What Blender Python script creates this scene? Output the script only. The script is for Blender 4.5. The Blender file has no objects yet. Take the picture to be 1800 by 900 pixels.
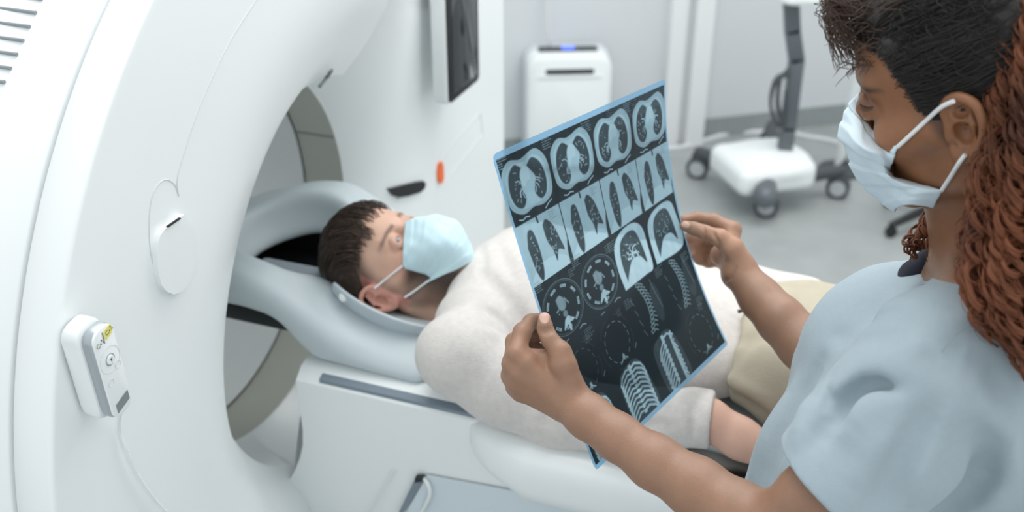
import bpy, math, random
import numpy as np
from mathutils import Vector
random.seed(7); rng = np.random.default_rng(7)
S = bpy.context.scene
COL = S.collection

# ------------------------------------------------------------------ camera
cd = bpy.data.cameras.new('camera'); cam = bpy.data.objects.new('camera', cd); COL.objects.link(cam)
cam.location = (0, 0, 1.92); cam.rotation_euler = (math.radians(61), 0, 0)
cd.sensor_width = 36; cd.lens = 36; cd.clip_start = .02
cd.dof.use_dof = True; cd.dof.focus_distance = 1.17; cd.dof.aperture_fstop = 3.8
S.camera = cam
# ------------------------------------------------------------------ light
W = bpy.data.worlds.new('world'); S.world = W; W.use_nodes = True
W.node_tree.nodes['Background'].inputs[0].default_value = (.93, .975, .99, 1)
W.node_tree.nodes['Background'].inputs[1].default_value = .86
def area(name, loc, target, size, power, col):
    l = bpy.data.lights.new(name, 'AREA'); l.shape = 'RECTANGLE'; l.size, l.size_y = size
    l.energy = power; l.color = col
    o = bpy.data.objects.new(name, l); COL.objects.link(o); o.location = loc
    o.rotation_euler = (Vector(target) - Vector(loc)).to_track_quat('-Z', 'Y').to_euler()
area('ceiling_and_fill_light', (-.1, 1.7, 2.95), (0, 1.6, 0), (1.6, 1.0), 24, (1, .99, .97))
area('ceiling_and_fill_light', (1.2, 3.0, 2.95), (1.2, 3.0, 0), (1.8, 1.0), 26, (1, .99, .97))
area('ceiling_and_fill_light', (1.5, .5, 2.95), (-.2, 1.7, 1.0), (1.4, 1.0), 5, (1, .99, .97))  # added fill lamp angled at the gantry to make up its brightness
S.view_settings.view_transform = 'Standard'; S.view_settings.look = 'None'
S.view_settings.exposure = 0.21; S.view_settings.gamma = 1; S.view_settings.use_curve_mapping = False

# ------------------------------------------------------------------ frames
O = np.array([0, 0, 1.92]); _t = math.radians(29); _c, _s = math.cos(_t), math.sin(_t)
def ray(x, y):
    u = (x - 900) / 1800; v = (450 - y) / 1800
    return np.array([u, _c + _s * v, -_s + _c * v])
def at(x, y, t): return O + ray(x, y) * t
GC = np.array([-.491, 1.688, .98]); _p = math.radians(-20)
GA = np.array([math.cos(_p), math.sin(_p), 0]); GB = np.array([-math.sin(_p), math.cos(_p), 0])
Zu = np.array([0, 0, 1.])
def G(d, b, z): return GC + GA * d + GB * b + Zu * (z - .98)      # along bore axis, across, height above floor
def onB(x, y, b):
    r = ray(x, y); t = ((GC + GB * b - O) @ GB) / (r @ GB); return O + r * t
def onD(x, y, d):
    r = ray(x, y); t = ((GC + GA * d - O) @ GA) / (r @ GA); return O + r * t

# ------------------------------------------------------------------ materials
def mat(name, col, rough=.5, metal=0, noise=0, nscale=40, bump=0, bscale=200, spec=.5, coat=0, attr=None, sss=0, emit=None, sheen=0):
    m = bpy.data.materials.new(name); m.use_nodes = True; nt = m.node_tree; N = nt.nodes; L = nt.links
    p = N['Principled BSDF']; p.inputs['Roughness'].default_value = rough; p.inputs['Metallic'].default_value = metal
    p.inputs['Specular IOR Level'].default_value = spec; p.inputs['Coat Weight'].default_value = coat
    if sheen: p.inputs['Sheen Weight'].default_value = sheen
    tc = N.new('ShaderNodeTexCoord')
    src = None
    if attr:
        a = N.new('ShaderNodeAttribute'); a.attribute_name = attr; src = a.outputs['Color']
    else:
        r = N.new('ShaderNodeRGB'); r.outputs[0].default_value = (*col, 1); src = r.outputs[0]
    n = N.new('ShaderNodeTexNoise'); n.inputs['Scale'].default_value = nscale; n.inputs['Detail'].default_value = 5
    L.new(tc.outputs['Object'], n.inputs['Vector'])
    mr = N.new('ShaderNodeMapRange'); mr.inputs['From Min'].default_value = .3; mr.inputs['From Max'].default_value = .7
    mr.inputs['To Min'].default_value = 1 - noise; mr.inputs['To Max'].default_value = 1 + noise
    L.new(n.outputs['Fac'], mr.inputs['Value'])
    mx = N.new('ShaderNodeVectorMath'); mx.operation = 'SCALE'
    L.new(src, mx.inputs[0]); L.new(mr.outputs[0], mx.inputs['Scale']); L.new(mx.outputs[0], p.inputs['Base Color'])
    if sss:
        p.inputs['Subsurface Weight'].default_value = sss; p.inputs['Subsurface Radius'].default_value = (1, .35, .2)
        p.inputs['Subsurface Scale'].default_value = .006
    if bump:
        n2 = N.new('ShaderNodeTexNoise'); n2.inputs['Scale'].default_value = bscale; n2.inputs['Detail'].default_value = 3
        L.new(tc.outputs['Object'], n2.inputs['Vector'])
        b = N.new('ShaderNodeBump'); b.inputs['Strength'].default_value = bump; b.inputs['Distance'].default_value = .002
        L.new(n2.outputs['Fac'], b.inputs['Height']); L.new(b.outputs[0], p.inputs['Normal'])
    if emit:
        p.inputs['Emission Color'].default_value = (*emit[:3], 1); p.inputs['Emission Strength'].default_value = emit[3]
    return m
M = dict(
 white=mat('white_gantry_shell', (.86, .895, .90), .32, noise=.006, nscale=3),
 white2=mat('white_plastic', (.84, .875, .88), .28, noise=.006),
 liner=mat('bore_liner', (.74, .77, .77), .5, noise=.01),
 beige=mat('beige_band', (.47, .48, .43), .55, noise=.03, nscale=8),
 seam=mat('seam_grey', (.25, .28, .30), .6),
 softseam=mat('pale_seam', (.66, .68, .69), .6),
 black=mat('black_plastic', (.012, .013, .015), .35, noise=.1),
 dark=mat('dark_grey_plastic', (.06, .07, .08), .45, noise=.05),
 midgrey=mat('mid_grey_metal', (.13, .15, .165), .4, noise=.03, metal=.2),
 screen=mat('black_screen_glass', (.02, .024, .028), .06, coat=.6),
 orange=mat('orange_plastic', (.9, .16, .03), .45),
 red=mat('red_plastic', (.75, .06, .05), .4),
 rail=mat('slate_rail', (.20, .25, .30), .4, noise=.04),
 holder=mat('blue_grey_moulded_foam', (.52, .59, .62), .42, noise=.02, nscale=8),
 pad=mat('blue_grey_pad', (.49, .56, .595), .35, noise=.02),
 innerpad=mat('grey_inner_pad', (.26, .30, .335), .6, noise=.03),
 silver=mat('silver_rim', (.42, .47, .50), .35, metal=.4),
 yellow=mat('yellow_label', (.85, .78, .22), .5),
 greylab=mat('grey_label', (.22, .25, .26), .5),
 ink=mat('dark_ink', (.10, .12, .13), .6),
 paleink=mat('pale_emboss', (.66, .68, .68), .4),
 wall=mat('pale_grey_wall', (.64, .67, .69), .7, noise=.012, nscale=2),
 frame=mat('white_painted_frame', (.80, .82, .83), .5, noise=.006),
 floor=mat('grey_vinyl_floor', (.36, .385, .385), .42, noise=.10, nscale=5, bump=.05),
 skirt=mat('grey_skirting', (.29, .32, .32), .6, noise=.05),
 blueled=mat('blue_indicator', (.1, .15, .9), .4, emit=(.1, .2, 1, 1.2)),
 sweater=mat('oatmeal_knit', (.64, .61, .585), .95, noise=.05, nscale=90, bump=.5, bscale=320, spec=.1, sheen=.3),
 khaki=mat('khaki_cotton', (.47, .43, .34), .9, noise=.05, nscale=30, bump=.2, spec=.15),
 scrub=mat('pale_blue_scrub_cotton', (.345, .42, .465), .88, noise=.018, nscale=160, bump=.15, bscale=700, spec=.15, sheen=.15),
 scrubseam=mat('scrub_stitching', (.26, .315, .35), .9),
 navy=mat('dark_navy_jersey', (.016, .02, .032), .9),
 mask=mat('pale_blue_mask_fabric', (.58, .765, .83), .85, noise=.02, nscale=300, bump=.1, bscale=900, spec=.15),
 maskw=mat('bluish_white_mask_fabric', (.68, .80, .87), .85, noise=.02, nscale=300, bump=.1, bscale=900, spec=.15),
 strap=mat('white_elastic', (.80, .82, .83), .8),
 skin=mat('skin', (1, 1, 1), .42, attr='Col', noise=.05, nscale=60, bump=.25, bscale=900, sss=.10),
 pskin=mat('pale_skin', (1, 1, 1), .5, attr='Col', noise=.04, nscale=60, bump=.15, bscale=700, sss=.10),
 hairdk=mat('near_black_hair', (.014, .011, .010), .5, noise=.25, nscale=60, bump=.8, bscale=260),
 strand=mat('dark_brown_strand', (.012, .009, .008), .62, noise=.3, nscale=20),
 tuft=mat('light_brown_strand', (.065, .036, .024), .6, noise=.3, nscale=20),
 copper=mat('copper_ringlet', (.125, .043, .020), .55, noise=.55, nscale=22, spec=.25),
 phair=mat('brown_short_hair', (.050, .031, .021), .6, noise=.4, nscale=70, bump=.6, bscale=200),
 eye=mat('eyeball', (1, 1, 1), .12, attr='Col', coat=.5),
 lash=mat('eyelash', (.01, .008, .008), .6),
 hub=mat('pale_hub', (.45, .48, .5), .4),
 shoe=mat('white_shoe', (.7, .7, .7), .6),
)

# ------------------------------------------------------------------ object helpers
def tag(o, label, cat, group=None):
    o['label'] = label; o['category'] = cat
    if group: o['group'] = group
    return o
def thing(name, label, cat, loc=(0, 0, 0), group=None):
    o = bpy.data.objects.new(name, None); COL.objects.link(o); o.location = loc; o.empty_display_size = .05
    return tag(o, label, cat, group)
def link(name, me, m, parent=None, smooth=True, label=None):
    o = bpy.data.objects.new(name, me); COL.objects.link(o)
    if m: me.materials.append(m)
    if smooth: me.polygons.foreach_set('use_smooth', [True] * len(me.polygons))
    if parent:
        o.parent = parent; o.matrix_parent_inverse.identity(); o.location = -Vector(root_loc(parent))
    if label: o['label'] = label
    return o
def root_loc(p):
    v = Vector(p.location)
    while p.parent: p = p.parent; v = v + Vector(p.location)
    return v
def mesh(name, V, F, m, parent=None, smooth=True, col=None, label=None):
    me = bpy.data.meshes.new(name)
    V = np.asarray(V, np.float64)
    if isinstance(F, np.ndarray):
        n = len(F); k = F.shape[1]
        me.vertices.add(len(V)); me.vertices.foreach_set('co', V.ravel())
        me.loops.add(n * k); me.loops.foreach_set('vertex_index', F.ravel().astype(np.int32))
        me.polygons.add(n); me.polygons.foreach_set('loop_start', np.arange(0, n * k, k, dtype=np.int32))
        me.polygons.foreach_set('loop_total', np.full(n, k, dtype=np.int32)); me.update(calc_edges=True)
    else:
        me.from_pydata([tuple(v) for v in V], [], F)
    if col is not None:
        a = me.color_attributes.new('Col', 'FLOAT_COLOR', 'POINT')
        c4 = np.ones((len(V), 4), np.float32); c4[:, :3] = col; a.data.foreach_set('color', c4.ravel())
    me.validate()
    return link(name, me, m, parent, smooth, label)
class MB:
    def __init__(s): s.V = []; s.F = []
    def add(s, V, F):
        k = len(s.V); s.V += [tuple(v) for v in V]; s.F += [tuple(i + k for i in f) for f in F]; return s
    def box(s, c, ax, hs, bev=0):
        c = np.array(c, float); A = [np.array(x, float) for x in ax]
        if bev <= 0:
            V = [c + A[0] * hs[0] * i + A[1] * hs[1] * j + A[2] * hs[2] * k for i in (-1, 1) for j in (-1, 1) for k in (-1, 1)]
            return s.add(V, [(0, 1, 3, 2), (4, 6, 7, 5), (0, 4, 5, 1), (2, 3, 7, 6), (0, 2, 6, 4), (1, 5, 7, 3)])
        # rounded outline in plane of A0,A1 extruded along A2 with softened rims
        pts = []
        r = min(bev, hs[0], hs[1])
        for (sx, sy, a0) in ((1, 1, 0), (-1, 1, 90), (-1, -1, 180), (1, -1, 270)):
            for k in range(7):
                a = math.radians(a0 + 15 * k); pts.append((sx * (hs[0] - r) + r * math.cos(a), sy * (hs[1] - r) + r * math.sin(a)))
        return s.prism2(c, A, pts, hs[2], min(r * .35, hs[2] * .6))
    def prism2(s, c, A, pts, h, e):
        n = len(pts); P = np.array(pts); V = []
        ctr = P.mean(0); rad = np.linalg.norm(P - ctr, axis=1, keepdims=True)
        lv = [(-h, -e), (-h + e, 0), (h - e, 0), (h - e * .3, -e * .3), (h, -e)]
        for (z, o) in lv:
            Q = P + (P - ctr) / rad * o
            V += [c + A[0] * q[0] + A[1] * q[1] + A[2] * z for q in Q]
        F = [tuple(range(n))[::-1], tuple(range((len(lv) - 1) * n, len(lv) * n))]
        for l in range(len(lv) - 1):
            F += [(l * n + i, l * n + (i + 1) % n, (l + 1) * n + (i + 1) % n, (l + 1) * n + i) for i in range(n)]
        return s.add(V, F)
    def prism(s, pts, n, h):
        k = len(pts); n = np.array(n, float); V = [np.array(p) for p in pts] + [np.array(p) + n * h for p in pts]
        return s.add(V, [tuple(range(k))[::-1], tuple(range(k, 2 * k))] + [(i, (i + 1) % k, k + (i + 1) % k, k + i) for i in range(k)])
    def tube(s, pts, r, seg=10, caps=True):
        P = [np.array(p, float) for p in pts]; n = len(P); R = r if hasattr(r, '__len__') else [r] * n
        V = []; up = None
        for i in range(n):
            t = P[min(i + 1, n - 1)] - P[max(i - 1, 0)]; t = t / (np.linalg.norm(t) + 1e-12)
            if up is None: up = np.cross(t, [0, 0, 1.]) if abs(t[2]) < .9 else np.cross(t, [1., 0, 0])
            up = up - t * (up @ t); up = up / (np.linalg.norm(up) + 1e-12); w = np.cross(t, up)
            V += [P[i] + (up * math.cos(2 * math.pi * k / seg) + w * math.sin(2 * math.pi * k / seg)) * R[i] for k in range(seg)]
        F = [(i * seg + k, i * seg + (k + 1) % seg, (i + 1) * seg + (k + 1) % seg, (i + 1) * seg + k) for i in range(n - 1) for k in range(seg)]
        if caps: F += [tuple(range(seg))[::-1], tuple(range((n - 1) * seg, n * seg))]
        return s.add(V, F)
    def lathe(s, c, axis, prof, seg=28, caps=True):
        ax = np.array(axis, float); ax /= np.linalg.norm(ax)
        u = np.cross(ax, [0, 0, 1.]) if abs(ax[2]) < .9 else np.array([1., 0, 0]); u = u - ax * (u @ ax); u /= np.linalg.norm(u); w = np.cross(ax, u)
        V = []; c = np.array(c, float)
        for (r, h) in prof: V += [c + ax * h + (u * math.cos(2 * math.pi * k / seg) + w * math.sin(2 * math.pi * k / seg)) * r for k in range(seg)]
        n = len(prof)
        F = [(i * seg + k, i * seg + (k + 1) % seg, (i + 1) * seg + (k + 1) % seg, (i + 1) * seg + k) for i in range(n - 1) for k in range(seg)]
        if caps: F += [tuple(range(seg))[::-1], tuple(range((n - 1) * seg, n * seg))]
        return s.add(V, F)
    def build(s, name, m, parent=None, smooth=True, label=None):
        o = mesh(name, np.array(s.V), s.F, m, parent, smooth, label=label)
        if smooth:
            try: o.data.set_sharp_from_angle(angle=math.radians(38))
            except Exception: pass
        return o
def smooth_path(P, n=8):
    P = [np.array(p, float) for p in P]; Q = [2 * P[0] - P[1]] + P + [2 * P[-1] - P[-2]]; out = []
    for i in range(1, len(Q) - 2):
        for k in range(n):
            t = k / n; a, b, c, d = Q[i - 1:i + 3]
            out.append(.5 * ((2 * b) + (-a + c) * t + (2 * a - 5 * b + 4 * c - d) * t * t + (-a + 3 * b - 3 * c + d) * t ** 3))
    out.append(P[-1]); return out
def structure(o): o['kind'] = 'structure'; return o

# ------------------------------------------------------------------ signed distance modelling
class Sdf:
    def __init__(s): s.P = []; s.disp = []
    def cap(s, a, b, r1, r2=None, k=.01, op='u'):
        a = np.array(a, float); b = np.array(b, float); r2 = r1 if r2 is None else r2
        ab = b - a; L2 = ab @ ab + 1e-12
        def f(p):
            t = np.clip((p - a) @ ab / L2, 0, 1); d = p - a - t[:, None] * ab
            return np.sqrt((d * d).sum(1)) - (r1 + (r2 - r1) * t)
        s.P.append((op, k, f, (a + b) / 2, math.sqrt(L2) / 2 + max(r1, r2))); return s
    def chain(s, pts, rs, k=.01, op='u'):
        for i in range(len(pts) - 1): s.cap(pts[i], pts[i + 1], rs[i], rs[i + 1], k, op)
        return s
    def ell(s, c, R, rad, k=.01, op='u'):
        c = np.array(c, float); R = np.array(R, float); rad = np.array(rad, float)
        def f(p):
            q = (p - c) @ R; k0 = np.sqrt(((q / rad) ** 2).sum(1)) + 1e-9; k1 = np.sqrt(((q / rad ** 2) ** 2).sum(1)) + 1e-9
            return k0 * (k0 - 1) / k1
        s.P.append((op, k, f, c, rad.max())); return s
    def box(s, c, R, hs, rnd=.005, k=.01, op='u'):
        c = np.array(c, float); R = np.array(R, float); h = np.array(hs, float) - rnd
        def f(p):
            q = np.abs((p - c) @ R) - h
            return np.sqrt((np.maximum(q, 0) ** 2).sum(1)) + np.minimum(q.max(1), 0) - rnd
        s.P.append((op, k, f, c, float(np.linalg.norm(hs)))); return s
    def custom(s, f, c, rad, k=.01, op='u'): s.P.append((op, k, f, np.array(c, float), rad)); return s
    def ev(s, p, sel=None, disp=True):
        d = np.full(len(p), 1e3)
        for i, (op, k, f, c, R) in enumerate(s.P):
            if sel is not None and not sel[i]: continue
            e = f(p)
            if op == 'u':
                h = np.clip(.5 + .5 * (d - e) / k, 0, 1); d = d * (1 - h) + e * h - k * h * (1 - h)
            elif op == 's':
                h = np.clip(.5 - .5 * (d + e) / k, 0, 1); d = d * (1 - h) - e * h + k * h * (1 - h)
            elif op == 'i':
                h = np.clip(.5 - .5 * (e - d) / k, 0, 1); d = e * (1 - h) + d * h + k * h * (1 - h)
        if disp:
            for g in s.disp: d = d + g(p)
        return d
    def hit(s, x, y, t0, t1, off=0.0):
        r = ray(x, y); ts = np.linspace(t0, t1, 500); d = s.ev(O + ts[:, None] * r, disp=False) - off
        i = np.where(d < 0)[0]
        if len(i): return O + r * ts[i[0]]
        return O + r * ts[int(np.argmin(d))]
    def polygonise(s, h, N=20, smooth=2):
        us = [q for q in s.P if q[0] == 'u']
        lo = np.min([q[3] - q[4] for q in us], 0) - .03; hi = np.max([q[3] + q[4] for q in us], 0) + .03
        nb = np.ceil((hi - lo) / (h * N)).astype(int); tot = nb * N + 2
        HD = h * N * math.sqrt(3) / 2
        g = np.arange(N + 1); gi = np.stack(np.meshgrid(g, g, g, indexing='ij'), -1).reshape(-1, 3)
        bi = np.stack(np.meshgrid(*[np.arange(n) for n in nb], indexing='ij'), -1).reshape(-1, 3)
        ctr = lo + (bi + .5) * h * N
        dist = np.stack([np.linalg.norm(ctr - q[3], axis=1) - q[4] for q in s.P], 1)
        KEY = []; POS = []; QUADS = []
        stride = np.array([tot[1] * tot[2], tot[2], 1], dtype=np.int64)
        isu = np.array([q[0] == 'u' for q in s.P]); KS = np.array([q[1] for q in s.P]) * 1.2
        for n in range(len(bi)):
            sel = dist[n] < HD + .02 + KS
            sel |= np.array([q[0] == 'i' for q in s.P])
            if not (sel & isu).any(): continue
            d0 = s.ev(ctr[n:n + 1], sel)[0]
            if abs(d0) > HD * 1.35 + .02: continue
            base = bi[n] * N
            v = s.ev(lo + (gi + base) * h, sel).reshape(N + 1, N + 1, N + 1)
            if v.min() > 0 or v.max() < 0: continue
            sg = v < 0
            acc = np.zeros((N, N, N, 3)); cnt = np.zeros((N, N, N))
            for ax in range(3):
                o = [x for x in range(3) if x != ax]
                for i in (0, 1):
                    for j in (0, 1):
                        sl0 = [None] * 3; sl0[ax] = slice(0, N); sl0[o[0]] = slice(i, N + i); sl0[o[1]] = slice(j, N + j)
                        sl1 = list(sl0); sl1[ax] = slice(1, N + 1)
                        a = v[tuple(sl0)]; b = v[tuple(sl1)]; m = (a < 0) != (b < 0)
                        t = np.where(m, a / np.where(m, a - b, 1), 0)
                        acc[..., ax] += t; acc[..., o[0]] += np.where(m, i, 0); acc[..., o[1]] += np.where(m, j, 0); cnt += m
            I = np.argwhere(cnt > 0)
            if len(I) == 0: continue
            KEY.append((I + base) @ stride); POS.append(lo + (I + base + acc[tuple(I.T)] / cnt[tuple(I.T)][:, None]) * h)
            for ax in range(3):
                o = [(ax + 1) % 3, (ax + 2) % 3]
                sl1 = [slice(0, N)] * 3; sl1[ax] = slice(1, N + 1)
                a = sg[:N, :N, :N]; b = sg[tuple(sl1)]
                E = np.argwhere(a != b)
                if len(E) == 0: continue
                fl = a[tuple(E.T)]; k0 = (E + base) @ stride
                q = np.stack([k0, k0 - stride[o[0]], k0 - stride[o[0]] - stride[o[1]], k0 - stride[o[1]]], 1)
                q[~fl] = q[~fl][:, ::-1]; QUADS.append(q)
        K = np.concatenate(KEY); P = np.concatenate(POS); Q = np.concatenate(QUADS)
        od = np.argsort(K); K = K[od]; P = P[od]
        ix = np.clip(np.searchsorted(K, Q), 0, len(K) - 1); ok = (K[ix] == Q).all(1); F = ix[ok]
        for _ in range(smooth):
            A = np.zeros_like(P); c = np.zeros(len(P))
            for i in range(4):
                for j in ((i + 1) % 4,):
                    for ax in range(3):
                        A[:, ax] += np.bincount(F[:, i], P[F[:, j], ax], len(P)) + np.bincount(F[:, j], P[F[:, i], ax], len(P))
                    c += np.bincount(F[:, i], minlength=len(P)) + np.bincount(F[:, j], minlength=len(P))
            c = np.maximum(c, 1); P = P * .45 + (A / c[:, None]) * .55
        return P, F
    def build(s, name, h, m, parent=None, col=None, smooth=2, label=None):
        P, F = s.polygonise(h, smooth=smooth)
        C = col(P) if col else None
        return mesh(name, P, F, m, parent, True, C, label)
I3 = np.eye(3)
def sst(a, b, x): t = np.clip((x - a) / (b - a), 0, 1); return t * t * (3 - 2 * t)

# ================================================================== ROOM
WD = np.array([math.cos(math.radians(15.3)), math.sin(math.radians(15.3)), 0]); WN = np.array([WD[1], -WD[0], 0])   # WN faces the room
W0 = np.array([-.026, 4.393, 0])
def WP(s, n, z): return W0 + WD * s + WN * n + Zu * z
structure(MB().box((.5, 2.2, -.05), (I3[0], I3[1], I3[2]), (4.5, 3.6, .05)).build('floor', M['floor'], smooth=False))
structure(MB().box(WP(.6, -.05, 1.5), (WD, WN, Zu), (3.2, .05, 1.5)).build('wall_back', M['wall'], smooth=False))
bb = MB()
for s0, s1 in ((-2.6, .755), (.95, 3.8)):
    bb.box(WP((s0 + s1) / 2, .006, .05), (WD, WN, Zu), ((s1 - s0) / 2, .006, .05))
structure(bb.build('baseboard_back', M['skirt'], smooth=False))
fr = MB()
fr.box(WP(.793, .03, 1.5), (WD, WN, Zu), (.038, .03, 1.5)); fr.box(WP(.846, .012, 1.5), (WD, WN, Zu), (.016, .012, 1.5))
fr.box(WP(.906, .045, 1.5), (WD, WN, Zu), (.044, .045, 1.5))
structure(fr.build('trim_1', M['frame'], smooth=False))

# ================================================================== GANTRY
gan = thing('scanner_gantry', 'huge white ring-shaped CT scanner gantry with a wide round bore', 'medical scanner', tuple(G(-.3, .1, 0)))
R_B = .36
def Fd(b, z): return .295 - .195 * sst(-.30, .50, b * .92 - z * .40)          # the front face slopes back to the far side
def D0(ph): return .16 * sst(-.22, .12, np.cos(ph - math.radians(155)))
def front_d(r, b, z):
    w = .27; t = np.clip((r - R_B) / w, 0, 1); f_ = Fd(b, z)
    return f_ - (f_ - D0(math.atan2(z, b))) * (1 - t) ** 2.6
def Rout(ph):
    c, s_ = math.cos(ph), math.sin(ph)
    R2 = 1 / ((abs(c) / 1.10) ** 7 + (abs(s_) / .93) ** 7) ** (1 / 7); k = float(sst(-.35, .15, c))
    return .827 * (1 - k) + R2 * k
NP = 240
def polar(stations, name, m, parent):
    V = []; n = 0
    for k in range(NP):
        ph = 2 * math.pi * k / NP
        row = stations(ph); n = len(row)
        for (r, d) in row: V.append(G(d, r * math.cos(ph), .98 + r * math.sin(ph)))
    F = np.array([(k * n + i, k * n + i + 1, ((k + 1) % NP) * n + i + 1, ((k + 1) % NP) * n + i) for k in range(NP) for i in range(n - 1)])
    return mesh(name, V, F, m, parent)
def st_front(ph):
    R = Rout(ph); row = []
    cp, sp_ = math.cos(ph), math.sin(ph)
    for d in np.linspace(0, 1, 5): row.append((R_B, -.0 + d * max(float(D0(ph)), .002)))
    for r in np.concatenate([R_B + .27 * (np.linspace(0.02, 1, 34) ** 1.6), np.linspace(R_B + .3, R - .006, 24)]):
        row.append((r, float(front_d(r, r * cp, r * sp_))))
    dR = float(Fd(R * cp, R * sp_))
    for k in range(1, 7):
        a = math.pi / 2 * k / 6; row.append((R - .006 + .006 * math.sin(a), dR - .006 + .006 * math.cos(a)))
    row.append((R, dR - .050)); row.append((R - .003, dR - .053)); row.append((R - .012, dR - .053))
    return row
polar(st_front, 'front_cover', M['white'], gan)
def st_shell(ph):
    R = Rout(ph); dR = float(Fd(R * math.cos(ph), R * math.sin(ph))); s0 = dR - .0585
    return [(R - .02, s0), (R - .003, s0), (R, s0 - .003), (R + .004, s0 - .06), (R + .012, s0 - .2), (R + .02, -.45), (R - .02, -.62), (R_B + .06, -.62)]
polar(st_shell, 'rear_shell', M['white'], gan)
polar(lambda ph: [(Rout(ph) - .016, float(Fd(Rout(ph) * math.cos(ph), Rout(ph) * math.sin(ph))) - .045), (Rout(ph) - .016, float(Fd(Rout(ph) * math.cos(ph), Rout(ph) * math.sin(ph))) - .08)], 'cover_gap', M['seam'], gan)
V = []
# bore: white liner tube, beige band with a thin joint line
def ring(d0, d1, r0, r1, name, m):
    return polar(lambda ph: [(r0, d0), (r0 + (r1 - r0) * .5, (d0 + d1) / 2), (r1, d1)], name, m, gan)
ring(-.62, -.095, R_B - .004, R_B - .004, 'bore_liner', M['liner'])
ring(-.095, .001, R_B, R_B, 'bore_band', M['beige'])
jn = MB(); jn.tube([G(d, math.sqrt(.3585 ** 2 - .112 ** 2), .98 + .112) for d in (-.094, -.05, 0)], .0016, 6); jn.build('band_joint', M['seam'], gan)
# rear cover ring: closes the view through the bore
polar(lambda ph: [(R_B - .004, -.62), (R_B + .05, -.64)], 'rear_lip', M['white'], gan)

def onface(x, y, off=0.0):
    d = .2
    for _ in range(25):
        p = onD(x, y, d); b = (p - GC) @ GB; z = p[2] - .98; r = math.hypot(b, z)
        d = .5 * d + .5 * (float(front_d(r, b, z)) + off)
    return onD(x, y, d)
def line_on(px, r, name, m, n=6, off=0.0, parent=gan, dense=True):
    Q = smooth_path([(x, y, 0) for x, y in px], n) if dense else px
    return MB().tube([onface(q[0], q[1], off) for q in Q], r, 6).build(name, m, parent)
line_on([(462, -18), (450, 0), (400, 80), (350, 190), (320, 280), (311, 318), (314, 345)], .0009, 'cover_seam', M['softseam'])
line_on([(272, 480), (264, 440), (262, 390), (266, 350), (277, 325), (292, 316), (306, 324), (314, 345)], .0009, 'flap_outline', M['softseam'])
line_on([(583, 123), (574, 137), (562, 152)], .0035, 'cover_slit', M['seam'], off=.002)
# raised flap with dark slot
fl = [(289, 404), (300, 396), (312, 385), (324, 377), (333, 392), (342, 408), (347, 430), (346, 455), (340, 480), (331, 500), (319, 513), (306, 518), (293, 512), (284, 500), (279, 480), (277, 455), (278, 430), (282, 414)]
MB().prism([onface(x, y, .008) - GA * .02 for x, y in fl], GA, .020).build('round_flap', M['white2'], gan)
MB().prism([onface(x, y, .008) for x, y in [(291, 398), (294, 400), (317, 384), (314, 382)]], GA, .0015).build('flap_slot', M['black'], gan, smooth=False)
# vents on the near flank
for k in range(8):
    y0 = -2 + 24.4 * k; x1 = 74 - 11 * k
    vt = MB()
    def flank(x, y, r=.8335):
        rr = ray(x, y); o = O - GC; ob, oz = o @ GB, o[2]; rb, rz = rr @ GB, rr[2]
        A = rb * rb + rz * rz; B = 2 * (ob * rb + oz * rz); c = ob * ob + oz * oz - r * r
        return O + rr * ((-B - math.sqrt(max(B * B - 4 * A * c, 0))) / (2 * A))
    P = [flank(x1 - q, y0 - q * .13) for q in (0, 25, 50, 80, 110, 150)]
    vt.tube(P, .0021, 8); vt.build('vent_slot', M['seam'], gan)
# monitor with bezel
dM = .17
ll, lr = onD(786, 181, dM), onD(837, 128, dM); bl = (ll - GC) @ GB; br = (lr - GC) @ GB; zb = (ll[2] + lr[2]) / 2 - .012; zt = zb + .52
cM = G(dM - .03, (bl + br) / 2, (zb + zt) / 2); hw = (br - bl) / 2; hh = (zt - zb) / 2
MB().box(cM + GA * .016, (GB, Zu, GA), (hw + .004, hh, .017), .012).build('display_housing', M['white2'], gan)
MB().box(cM + GA * .034, (GB, Zu, GA), (hw, hh - .003, .004), .012).build('display_bezel', M['black'], gan)
MB().box(cM + GA * .0385, (GB, Zu, GA), (hw - .016, hh - .022, .0012), .004).build('display_screen', M['screen'], gan)
MB().box(G(.12, (bl + br) / 2, (zb + zt) / 2 + .05), (GB, Zu, GA), (.03, .12, .05), .01).build('display_bracket', M['white2'], gan)
MB().lathe(G(dM - .02, br + .02, zb + .19), GB, [(.001, -.02), (.009, -.02), (.010, .006), (.001, .010)]).build('display_knob', M['white2'], gan)
# right-hand service panel outline, orange marker, black grip
line_on([(771, 322), (772, 285), (808, 238), (844, 198), (848, 236), (812, 282), (778, 326)], .0016, 'panel_outline', M['softseam'], dense=False)
MB().prism([onface(x, y, 0) for x, y in [(769, 288), (773, 283), (776, 290), (777, 312), (774, 322), (769, 320), (767, 305)]], GA, .006).build('orange_marker', M['orange'], gan)
MB().prism([onface(x, y, -.004) for x, y in [(676, 331), (700, 325), (725, 319), (737, 317), (741, 322), (739, 330), (731, 337), (712, 343), (695, 346), (684, 342)]], GA, .012).build('grip_recess', M['black'], gan)
line_on([(700, 349), (722, 344), (740, 336), (744, 326)], .003, 'grip_lip', M['white2'], off=.004)
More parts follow.
